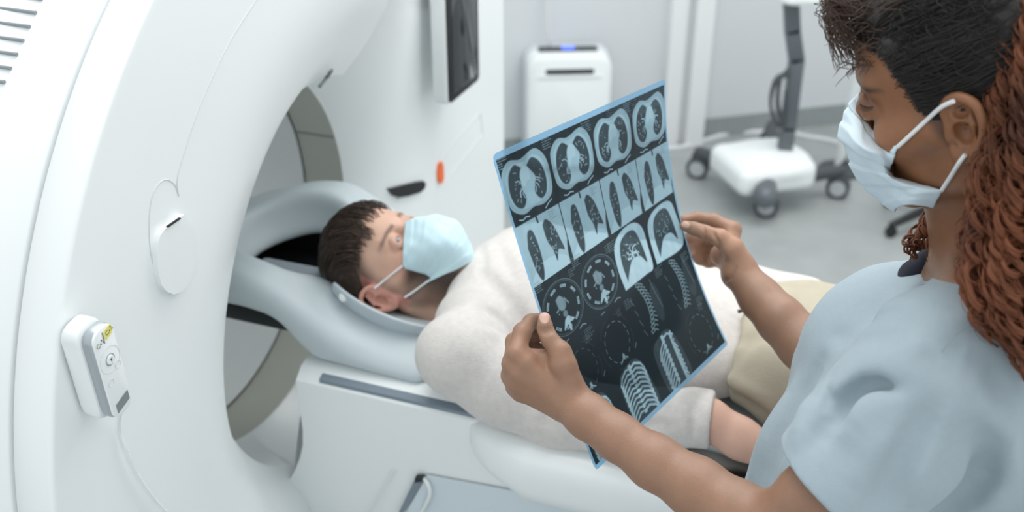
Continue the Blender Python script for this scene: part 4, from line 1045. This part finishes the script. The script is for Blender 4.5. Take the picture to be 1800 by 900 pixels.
ls.build('eyelashes', M['lash'], wo)
# hair cap
wh = Sdf()
def hl_w(q):
    line = np.interp(q[:, 2], [-.09, -.05, -.02, .0, .02, .045, .075, .10, .15], [-.045, -.035, -.022, .012, .022, .030, .052, .074, .09])
    return (q[:, 0] - line + .0025 * np.sin(q[:, 2] * 300 + q[:, 1] * 200)) * .8
hairshell(wh, HW, 0, (.108, .083, .098), hl_w)
wh.ell(HW(-.07, 0, .055), HW.R, (.06, .065, .065), .03)
wh.disp.append(noise_fn(.0022, 95, 31)); wh.disp.append(noise_fn(.0011, 260, 32))
wh.build('hair', .0025, M['hairdk'], wo)
def babyf(q):
    z = rng.uniform(-.01, .105); line = float(np.interp(z, [-.09, -.05, -.02, .0, .02, .045, .075, .10, .15], [-.045, -.035, -.022, .012, .022, .030, .052, .074, .09]))
    x = line + rng.uniform(-.024, .004); sgn = 1 if rng.random() < .75 else -1; P = []
    dx, dz = rng.uniform(.006, .020), rng.uniform(-.012, .012); f0 = rng.uniform(0, 6.28); l0 = rng.uniform(.001, .006)
    for k in range(8):
        t = k / 7; xx = x + dx * t; zz = z + dz * t + .0018 * math.sin(7 * t + f0); n0 = (xx + .014) / .099; n2 = (zz - .05) / .088
        yy = math.sqrt(max(.03, 1 - n0 * n0 - n2 * n2)) * .0785
        P.append(HW(xx, sgn * (yy + l0 * math.sin(t * 3.1)), zz))
    return P
strands('hairline_wisps', [0] * 900, babyf, .0004, M['strand'], wo)
def frizzf(q):
    th = rng.uniform(-1.2, 1.35); y_ = rng.uniform(.3, 1) ; n = np.array([math.sin(th) * math.sqrt(1 - y_ * y_ * .98), y_, math.cos(th) * math.sqrt(1 - y_ * y_ * .98)]); n /= np.linalg.norm(n)
    if n[0] > .45: n[0] = -n[0]
    P0 = np.array([-.014, 0, .05]) + n * np.array([.108, .083, .098]) * rng.uniform(.99, 1.03)
    d = np.array([-.6, 0, .2]) + rng.normal(size=3) * .5; d -= n * (d @ n) * .8; d /= np.linalg.norm(d); L_ = rng.uniform(.01, .03); f0 = rng.uniform(0, 6.28)
    return [HW(*(P0 + d * L_ * t + n * .004 * math.sin(t * 3) + np.array([.0015 * math.sin(9 * t + f0), 0, .0015 * math.cos(8 * t + f0)]))) for t in np.linspace(0, 1, 8)]
strands('scalp_frizz', [0] * 900, frizzf, .0004, M['strand'], wo)
def w_strand(q):
    z, y, L_, w, lift = q; x0 = float(np.interp(z, [0, .02, .045, .075, .10], [.014, .024, .032, .055, .078])); P = []
    v = np.array([(x0 + .014) / .108, y / .083, (z - .05) / .098]); n0 = v / np.linalg.norm(v); tgt = np.array([-.95, 0, .35]); tgt /= np.linalg.norm(tgt)
    f0 = rng.uniform(0, 6.28)
    for k in range(14):
        t = k / 13 * L_; n1 = n0 * math.cos(t) + (tgt - n0 * (tgt @ n0)) / np.linalg.norm(tgt - n0 * (tgt @ n0)) * math.sin(t)
        n1 = n1 + np.array([0, .02 * math.sin(t * 9 + f0), .02 * math.cos(t * 11 + f0)])
        P.append(HW(*(np.array([-.014, 0, .05]) + n1 * np.array([.108, .083, .098]) * (1 + w + lift * math.sin(min(k / 13, 1) * 3.1)))))
    return P
rts = []
for _ in range(900):
    z = rng.uniform(-.005, .11); yy = (.066 + .012 * rng.random()) if z < .07 else rng.uniform(.0, .07); rts.append((z, yy * (1 if rng.random() < .8 else -1), rng.uniform(.6, 1.9), rng.uniform(-.01, .03), rng.uniform(0, .05)))
strands('hair_strands', rts, w_strand, .00055, M['strand'], wo)
# wispy front tuft
def tuftf(q):
    i, a, b_ = q; P0 = HW(.070 + .012 * rng.normal() * .6, rng.uniform(-.035, .045), .112 + rng.normal() * .008)
    tx, ty = rng.uniform(1468, 1535), rng.uniform(15, 128) ** 1.0 ; tt = .95 + .06 * rng.random() ; E = at(tx, ty, tt)
    Mx = (P0 + E) / 2 + HW.R @ np.array([.022, rng.uniform(-.012, .012), .020 + .01 * rng.random()])
    P = smooth_path([P0, Mx, E], 9); f0 = rng.uniform(0, 6.28)
    return [p + HW.R @ np.array([.0016 * math.sin(k * 1.3 + f0), .0016 * math.cos(k * 1.1 + f0), 0]) for k, p in enumerate(P)]
strands('front_tuft', [(i, 0, 0) for i in range(230)], tuftf, .00042, M['tuft'], wo)
def topf(q):
    P0 = HW(rng.uniform(.0, .085), rng.uniform(-.05, .06), 0); q0 = HW.inv(P0); n = np.array([q0[0] + .014, q0[1], 0]) / np.array([.108, .083, 1]); zz = math.sqrt(max(.02, 1 - n[0] ** 2 - n[1] ** 2)); P0 = HW(q0[0], q0[1], .05 + .098 * zz)
    d = HW.R @ np.array([rng.uniform(.2, .9), rng.uniform(-.6, .6), rng.uniform(.2, .7)]) * rng.uniform(.02, .045); f0 = rng.uniform(0, 6.28)
    return [P0 + d * t + HW.R @ np.array([.004 * math.sin(5 * t + f0), .004 * math.cos(5 * t + f0), -.02 * t * t]) for t in np.linspace(0, 1, 12)]
strands('top_frizz', [0] * 500, topf, .0004, M['tuft'], wo)
# copper ringlets
xl_y = [-80, 60, 160, 240, 320, 400, 470, 540, 600, 680, 720]; xl_x = [1790, 1762, 1752, 1745, 1725, 1705, 1692, 1704, 1735, 1778, 1800]
def ringlet(px, r_h, pitch, n_per=11, phase=0, ph2=0):
    P = smooth_path(px, 6); out_ = []; s = 0; prev = P[0]
    # resample by arc length
    D = np.cumsum([0] + [np.linalg.norm(P[i + 1] - P[i]) for i in range(len(P) - 1)]); T = D[-1]; n = int(T / pitch * n_per); PA = np.array(P)
    for i in range(n):
        s = T * i / n; c = np.array([np.interp(s, D, PA[:, k]) for k in range(3)]); a = 2 * math.pi * s / pitch + phase + 1.1 * math.sin(s * 61 + ph2) + .6 * math.sin(s * 137 + 2 * ph2); e = min(1, (n - i) / 12)
        out_.append(c + (np.array([1, 0, 0]) * math.cos(a) + np.array([0, .9, .3]) * math.sin(a)) * r_h * (.4 + .6 * e))
    return out_
RL = []; RR_ = []
for i in range(120):
    w = ((i + rng.random()) / 120) ** 1.05; dep = rng.uniform(0, 1)
    yend = np.interp(w, [0, .12, .3, .5, .7, 1], [575, 640, 710, 720, 690, 720]) - rng.uniform(0, 130) * (rng.random() < .7)
    px = []; j = rng.normal() * 8; f1 = rng.uniform(0, 6.28)
    for y in np.arange(-70, yend + 1, 62):
        x = np.interp(y, xl_y, xl_x); x = x + w * (1905 - x) + j * .6 + 6 * math.sin(y * .02 + f1) + rng.normal() * 3
        bul = math.sin(math.pi * min(1, w * .7 + .12))
        tt = np.interp(y, [-70, 300, 430, 700], [.885 - .045 * bul, .895 - .045 * bul, .895 - .035 * bul, .862 - .015 * bul]) + .055 * dep
        px.append(at(x, y, tt))
    rh = rng.uniform(.0042, .0070); pt = rng.uniform(.021, .032); p0 = rng.uniform(0, 6.28)
    for q in range(7):
        P = ringlet(px, rh * rng.uniform(.8, 1.15), pt, 12, p0 + q * .20 + rng.normal() * .07, f1); RL.append(P); RR_.append(rng.uniform(.7, 1.15))
        if q in (3, 6) and rng.random() < .8: RL.append(ringlet(px, rh * rng.uniform(1.3, 1.8), pt * 1.15, 12, p0 + q, f1 + 2)); RR_.append(.28)
for i in range(60):                                           # ringlets over the back of the head
    a = rng.uniform(-1.25, .70); z0 = rng.uniform(.03, .13); rr0 = .112 if z0 < .09 else .085
    p = HW(-.014 - rr0 * math.cos(a), .088 * math.sin(a) * rr0 / .112, z0); o_ = (p - HW(0, 0, z0)) * [1, 1, 0]; o_ /= np.linalg.norm(o_)
    e = p * [1, 1, 0] + Zu * rng.uniform(1.20, 1.30) + o_ * rng.uniform(.02, .07); m_ = p * [1, 1, 0] + o_ * .03 + Zu * (p[2] * .55 + e[2] * .45)
    px = [p + o_ * .004, p + o_ * .016 - Zu * .03, m_, e]; p0 = rng.uniform(0, 6.28); rh = rng.uniform(.0042, .007); pt = rng.uniform(.021, .032); f1 = rng.uniform(0, 6.28)
    for q in range(6): RL.append(ringlet(px, rh, pt, 10, p0 + q * .22, f1)); RR_.append(rng.uniform(.8, 1.15))
for i in range(20):
    x0, x1 = rng.uniform(1632, 1665), rng.uniform(1588, 1650); y1 = rng.uniform(425, 462)
    px = [at(x0 + 14, 335, 1.10), at(x0, 372, 1.10), at((x0 + x1) / 2 - 4, 410, 1.09 + .02 * rng.random()), at(x1, y1, 1.075 + .02 * rng.random())]
    p0 = rng.uniform(0, 6.28); rh = rng.uniform(.004, .007)
    for q in range(4): RL.append(ringlet(px, rh, .020, 12, p0 + q * .3)); RR_.append(.75)
co = tubes_mesh('ringlets', RL, .0014, M['copper'], wo, 5, 'long copper corkscrew ringlets', RR_); co['kind'] = 'stuff'
# mask
def LW(x, y, off=.004): return HW.inv(wface.hit(x, y, .8, 1.2, off))
cen = [(0, (.1025, 0, .020)), (.2, (.124, 0, .002)), (.4, (.134, 0, -.024)), (.6, (.130, 0, -.056)), (.8, (.121, 0, -.090)), (1, (.096, 0, -.117))]
nw = [(0, LW(1578, 258)), (.2, LW(1570, 280)), (.42, LW(1565, 300)), (.52, LW(1572, 314)), (.62, LW(1592, 316)), (.85, LW(1655, 336)), (1, LW(1640, 366, .006))]
mw = []
for v, x, y, o in ((0, 1529, 221, .0005), (.3, 1528, 262, .014), (.55, 1540, 300, .016), (.8, 1580, 335, .012), (1, 1592, 360, .012)): mw.append((v, LW(x, y, o)))
# note: sheet's 'near' side is j<0 ; left cheek (+y) is the near one
mo, mgw = mask_sheet('face_mask', HW, cen, nw, mir(nw), mw, mir(mw), M['maskw'], wo, .0030, .0011, seed=8)
sp = MB()
def hw(x, y, off=.0025): return wb.hit(x, y, .8, 1.2, off)
sp.tube(smooth_path([hw(1578, 258), hw(1600, 238), hw(1630, 210), hw(1655, 188), hw(1676, 178)], 4), .0021, 8)
sp.tube(smooth_path([hw(1655, 335), hw(1672, 309), hw(1685, 288), hw(1697, 272)], 4), .0021, 8)
sp.build('mask_strap', M['strap'], wo)
# scrub top
sc = Sdf()
sc.ell((.495, .915, 1.250), I3, (.150, .170, .122), .055)
sc.ell((.43, .905, 1.09), I3, (.155, .160, .19), .06); sc.ell((.415, .900, .96), I3, (.165, .175, .13), .06)
sc.chain([at(1648, 532, 1.15), at(1570, 558, 1.165), at(1515, 614, 1.18)], [.034, .046, .055], .045)
sc.chain([at(1725, 562, 1.02), at(1655, 655, .975)], [.058, .080], .055)
sc.chain([at(1655, 655, .975), at(1560, 765, .985), at(1490, 845, .995), at(1452, 885, 1.0)], [.078, .074, .070, .070], .012)
sc.chain([at(1525, 590, 1.18), at(1478, 650, 1.26)], [.055, .058], .04)
hemd = at(1380, 915, 1.015) - at(1490, 815, .985); hemd /= np.linalg.norm(hemd); hc = at(1474, 838, .992)
bx = np.stack([hemd, np.cross(hemd, Zu) / np.linalg.norm(np.cross(hemd, Zu)), np.cross(hemd, np.cross(hemd, Zu)) / np.linalg.norm(np.cross(hemd, Zu))], 1)
sc.box(hc + hemd * .113, bx, (.10, .075, .10), .003, k=.004, op='s')
sc.cap(hc + hemd * .004, hc + hemd * .06, .048, .060, .006, 's')
# V neck
sc.chain([at(1730, 330, 1.05), at(1732, 425, 1.055)], [.052, .056], .008, 's')
sc.chain([at(1745, 400, 1.0), at(1740, 425, .97)], [.035, .030], .012, 's')
sc.chain([at(1660, 440, 1.05), at(1622, 463, 1.08), at(1574, 494, 1.10)], [.018, .015, .005], .004, 's')
sc.box((.43, .9, .78), I3, (.4, .4, .06), .002, k=.005, op='s')
def tuck(S_, pts, rs, dep, k=.010):
    Q = [S_.hit(x, y, .7, 1.4) + ray(x, y) * dep for x, y in pts]; S_.chain(Q, rs, k, 's')
fold(sc, [(1572, 682), (1548, 671), (1522, 674), (1500, 688), (1486, 706), (1478, 724)], .020, .008)
fold(sc, [(1590, 650), (1540, 648), (1500, 660), (1466, 690)], -0.0101, .012)
fold(sc, [(1600, 700), (1560, 706), (1525, 722), (1500, 750)], -0.0087, .016)
fold(sc, [(1474, 700), (1462, 730), (1448, 755), (1432, 775)], .011, .011)
fold(sc, [(1458, 690), (1454, 712), (1470, 722), (1478, 722)], .012, .005)
fold(sc, [(1452, 742), (1474, 745)], 0.0145, .005)
fold(sc, [(1640, 720), (1600, 770), (1570, 830), (1545, 890)], 0.0101, .011); fold(sc, [(1680, 700), (1650, 760), (1620, 830), (1600, 895)], -0.0072, .013)
fold(sc, [(1470, 590), (1530, 560), (1600, 548)], 0.0072, .012); fold(sc, [(1560, 625), (1620, 605), (1690, 612)], -0.0058, .012)
fold(sc, [(1430, 690), (1420, 730), (1402, 770)], -0.0087, .013)
fold(sc, [(1480, 640), (1530, 632), (1590, 640), (1640, 655)], -0.0072, .018)
fold(sc, [(1660, 895), (1700, 872), (1728, 840), (1738, 790), (1722, 755)], .022, .013)
fold(sc, [(1690, 905), (1740, 880), (1768, 830), (1765, 770), (1735, 730)], -0.0116, .018)
fold(sc, [(1555, 895), (1590, 820), (1640, 755)], 0.0087, .016); fold(sc, [(1500, 860), (1545, 790), (1600, 730)], -0.0058, .018)
fold(sc, [(1650, 610), (1700, 592), (1760, 560)], 0.0058, .012); fold(sc, [(1690, 650), (1640, 628), (1590, 640)], 0.0043, .014)
fold(sc, [(1350, 850), (1372, 770), (1410, 690), (1440, 640)], .013, .014); fold(sc, [(1320, 850), (1345, 770), (1385, 690)], -0.0087, .018)
fold(sc, [(1385, 840), (1415, 760), (1440, 700)], -0.0072, .015)
fold(sc, [(1500, 610), (1560, 596), (1620, 600)], 0.0043, .014); fold(sc, [(1590, 555), (1640, 540), (1700, 545)], 0.0029, .012)
fold(sc, [(1770, 700), (1745, 640), (1700, 620)], 0.0087, .014)
tuck(sc, [(1566, 679), (1556, 675), (1545, 671), (1532, 672), (1520, 676), (1509, 683), (1499, 691), (1491, 700), (1486, 710), (1481, 722), (1476, 734)], [.002, .0035, .005, .006, .007, .0075, .008, .008, .0075, .006, .003], .0065, .009)
sc.disp += [noise_fn(.0016, 14, 51), noise_fn(.0006, 42, 52)]
sc.build('scrub_top', .0024, M['scrub'], wo, smooth=2)
def sl(pts, r=.0009): 
    sm = MB(); sm.tube([sc.hit(q[0], q[1], .7, 1.4, .0002) for q in smooth_path([(a, b, 0) for a, b in pts], 6)], r, 5); sm.build('stitching', M['scrubseam'], wo)
sl([(1690, 492), (1640, 497), (1600, 506), (1572, 520)], .0007); sl([(1655, 620), (1680, 590), (1720, 565)], .0003)
sl([(1800, 800), (1775, 860), (1748, 905)], .0012)
us = Sdf(); us.chain([at(1664, 434, 1.12), at(1632, 458, 1.125), at(1606, 482, 1.125), at(1580, 502, 1.12)], [.007, .012, .014, .010], .008)
us.build('undershirt', .003, M['navy'], wo)
sp2 = Sdf(); sp2.ell((.42, .905, .90), I3, (.145, .165, .10), .03)
for s_ in (-1, 1): sp2.chain([(.42, .9 + s_ * .085, .86), (.42, .9 + s_ * .09, .48), (.46, .9 + s_ * .09, .08)], [.095, .08, .075], .03)
sp2.box((.43, .9, -.02), I3, (.4, .4, .07), .002, k=.005, op='s'); sp2.build('scrub_trousers', .006, M['scrub'], wo)
s2 = Sdf()
for s_ in (-1, 1): s2.chain([(.48, .9 + s_ * .09, .042), (.36, .9 + s_ * .10, .038), (.30, .9 + s_ * .105, .034)], [.042, .038, .032], .02)
s2.build('shoes', .005, M['shoe'], wo)

# ================================================================== BACKGROUND THINGS
ap = thing('dehumidifier', 'white upright dehumidifier with a dark top grille and blue light, against grey wall', 'appliance', (.24, 4.25, 0))
ad = np.array([1., 0.06, 0]); ad /= np.linalg.norm(ad); an = np.array([ad[1], -ad[0], 0]); ac = np.array([.245, 4.33, .0])
MB().box(ac + Zu * .28, (ad, Zu, an), (.185, .26, .085), .06).build('body', M['white2'], ap)
MB().box(ac + Zu * .28 - an * .07, (ad, Zu, an), (.195, .265, .04), .065).build('rear_shell', mat('grey_back_shell', (.60, .65, .68), .45), ap)
MB().box(ac + Zu * .475 + an * .084, (ad, Zu, an), (.105, .011, .004), .008).build('grille', M['black'], ap)
MB().box(ac + Zu * .452 + an * .086, (ad, Zu, an), (.14, .004, .004), .003).build('grille_lip', M['white2'], ap)
MB().box(ac + Zu * .542 - an * .02, (ad, an, Zu), (.13, .03, .006), .01).build('control_panel', M['dark'], ap)
MB().box(ac + Zu * .549 - an * .015, (ad, an, Zu), (.028, .016, .004), .004).build('blue_indicator', M['blueled'], ap)
for s_ in (-1, 1): MB().box(ac + ad * s_ * .13 + Zu * .012, (ad, an, Zu), (.03, .05, .012), .006).build('foot', M['dark'], ap)
pc = MB().tube(smooth_path([ac - an * .05 + ad * -.06 + Zu * .52, ac - an * .045 + ad * -.085 + Zu * .62, WP(.175, .012, .95), WP(.16, .012, 1.5), WP(.16, .012, 2.2)], 8), .006, 8).build('power_cord', M['paleink'], ap)

ct = thing('equipment_trolley', 'white wheeled equipment trolley base with grey pole and dark cable bundle', 'trolley', (1.06, 4.05, 0))
def FL(x, y, z=0): r = ray(x, y); t = (z - 1.92) / r[2]; return O + r * t
cc = FL(1352, 318)
T_ = Sdf(); c0 = FL(1352, 292, .165); 
T_.box(c0 + np.array([-.03, .0, 0]), np.stack([WD, -WN, Zu], 1), (.175, .165, .062), .045, k=.03); T_.ell(c0 + Zu * .03, I3, (.17, .16, .055), .03)
T_.build('base_body', .006, M['white2'], ct)
c1p = c0 - Zu * .055; cst = [FL(1225, 312), FL(1345, 380), FL(1470, 347), FL(1352, 262)]
for i, p in enumerate(cst):
    p = np.array([p[0], p[1], 0]); a0 = c1p * [1, 1, 0] + (p - c1p * [1, 1, 0]) * .25; 
    leg = Sdf(); leg.chain([a0 + Zu * .105, p + Zu * .125], [.036, .026], .01); lo = leg.build('leg', .006, M['dark'] if i != 1 else M['midgrey'], ct)
    dr = p - c1p * [1, 1, 0]; dr /= np.linalg.norm(dr[:2]); wax = np.array([.92, -.38, 0.])
    cst_h = MB().box(p + Zu * .095, (wax, np.cross(wax, Zu), Zu), (.030, .022, .022), .008).build('caster_fork', M['dark'], ct)
    for s_ in (-1, 1):
        wc = p + wax * .0 + np.cross(wax, Zu) * s_ * .014 + Zu * .05
        MB().lathe(wc, np.cross(wax, Zu), [(.036, -.010), (.046, -.010), (.050, -.006), (.050, .006), (.046, .010), (.036, .010), (.036, -.010)], 26, False).build('tyre', M['dark'], cst_h)
        MB().lathe(wc, np.cross(wax, Zu), [(.003, -.0108), (.034, -.0108), (.037, 0), (.034, .0108), (.003, .0108)], 24).build('hub', M['hub'], cst_h)
tcov = Sdf(); tcov.chain([FL(1345, 345, .13), FL(1345, 322, .15)], [.05, .045], .02); tcov.build('front_cap', .006, M['midgrey'], ct)
pole = MB(); b0 = FL(1377, 276, .21); tdep = b0[1]
def PZ(x, y, Y): r = ray(x, y); return O + r * (Y / r[1])
pp = [b0, PZ(1385, 225, tdep), PZ(1400, 105, tdep), PZ(1393, 55, tdep), PZ(1389, -30, tdep)]
for i in range(len(pp) - 1):
    v = pp[i + 1] - pp[i]; Lh = np.linalg.norm(v); v = v / Lh; sx = np.cross(v, [0, 1, 0]); sx /= np.linalg.norm(sx)
    pole.box((pp[i] + pp[i + 1]) / 2, (sx, np.cross(v, sx), v), (.030, .022, Lh / 2 + .008), .008)
pole.build('pole', M['midgrey'], ct)
MB().box(PZ(1436, -12, tdep), (I3[0], I3[1], I3[2]), (.16, .12, .018), .05).build('tray', M['white2'], ct)
cb = MB(); k0 = PZ(1384, 115, tdep - .03)
for i in range(5):
    x0 = 1375 + rng.uniform(-5, 6); cb.tube(smooth_path([PZ(1388, 118 + 4 * i, tdep - .05), PZ(x0 - 8, 140, tdep - .07), PZ(x0 - 12 - 2 * i, 185, tdep - .06), PZ(x0 - 2, 222, tdep - .05), PZ(1382, 190 - 8 * i, tdep - .04)], 6), .007, 6)
cb.build('cable_bundle', M['dark'], ct)
fcable = MB().tube(smooth_path([FL(1150, 262, .008), FL(1200, 258, .008), FL(1240, 246, .008), FL(1275, 236, .008), FL(1310, 232, .008), FL(1380, 232, .008), FL(1420, 240, .008), FL(1452, 245, .008), FL(1500, 258, .008), FL(1540, 262, .008)], 8), .010, 8).build('floor_cable', M['frame'])
tag(fcable, 'pale cable trailing over the grey floor behind the trolley', 'cable')
ivp = thing('stand', 'slim white pole stand close behind the white mask and trolley caster', 'stand', tuple(FL(1478, 296)))
f0 = FL(1478, 300); ytd = f0[1]
MB().tube([PZ(1474, 292, ytd), PZ(1490, 215, ytd - .02), PZ(1510, 130, ytd - .05), PZ(1530, 40, ytd - .07), PZ(1545, -60, ytd - .09)], .020, 12).build('pole', M['white2'], ivp)
MB().lathe(f0, Zu, [(.10, 0), (.10, .012), (.03, .03), (.022, .06), (.002, .06)]).build('base', M['dark'], ivp)
bs = thing('stool', 'black metal stool foot just behind the copper ringlets, at the scrub shoulder', 'stool', tuple(FL(1625, 400)))
sf = MB(); hubp = FL(1650, 400); hubp = hubp + Zu * .12
for a in (200, 272, 344, 56, 128):
    e = hubp * [1, 1, 0] + np.array([math.cos(math.radians(a)), math.sin(math.radians(a)), 0]) * .24 + Zu * .055
    l_ = Sdf(); l_.chain([hubp, e], [.022, .016], .005); l_.build('leg', .006, M['black'], bs)
    MB().lathe(e - Zu * .03 , np.array([math.sin(math.radians(a)), -math.cos(math.radians(a)), 0]), [(.002, -.012), (.022, -.012), (.025, 0), (.022, .012), (.002, .012)]).build('caster', M['black'], bs)
MB().tube([hubp, hubp + Zu * .33], .02, 14).build('column', M['midgrey'], bs)
MB().lathe(hubp + Zu * .33, Zu, [(.002, 0), (.16, 0), (.175, .02), (.175, .05), (.15, .07), (.002, .075)]).build('seat', M['black'], bs)
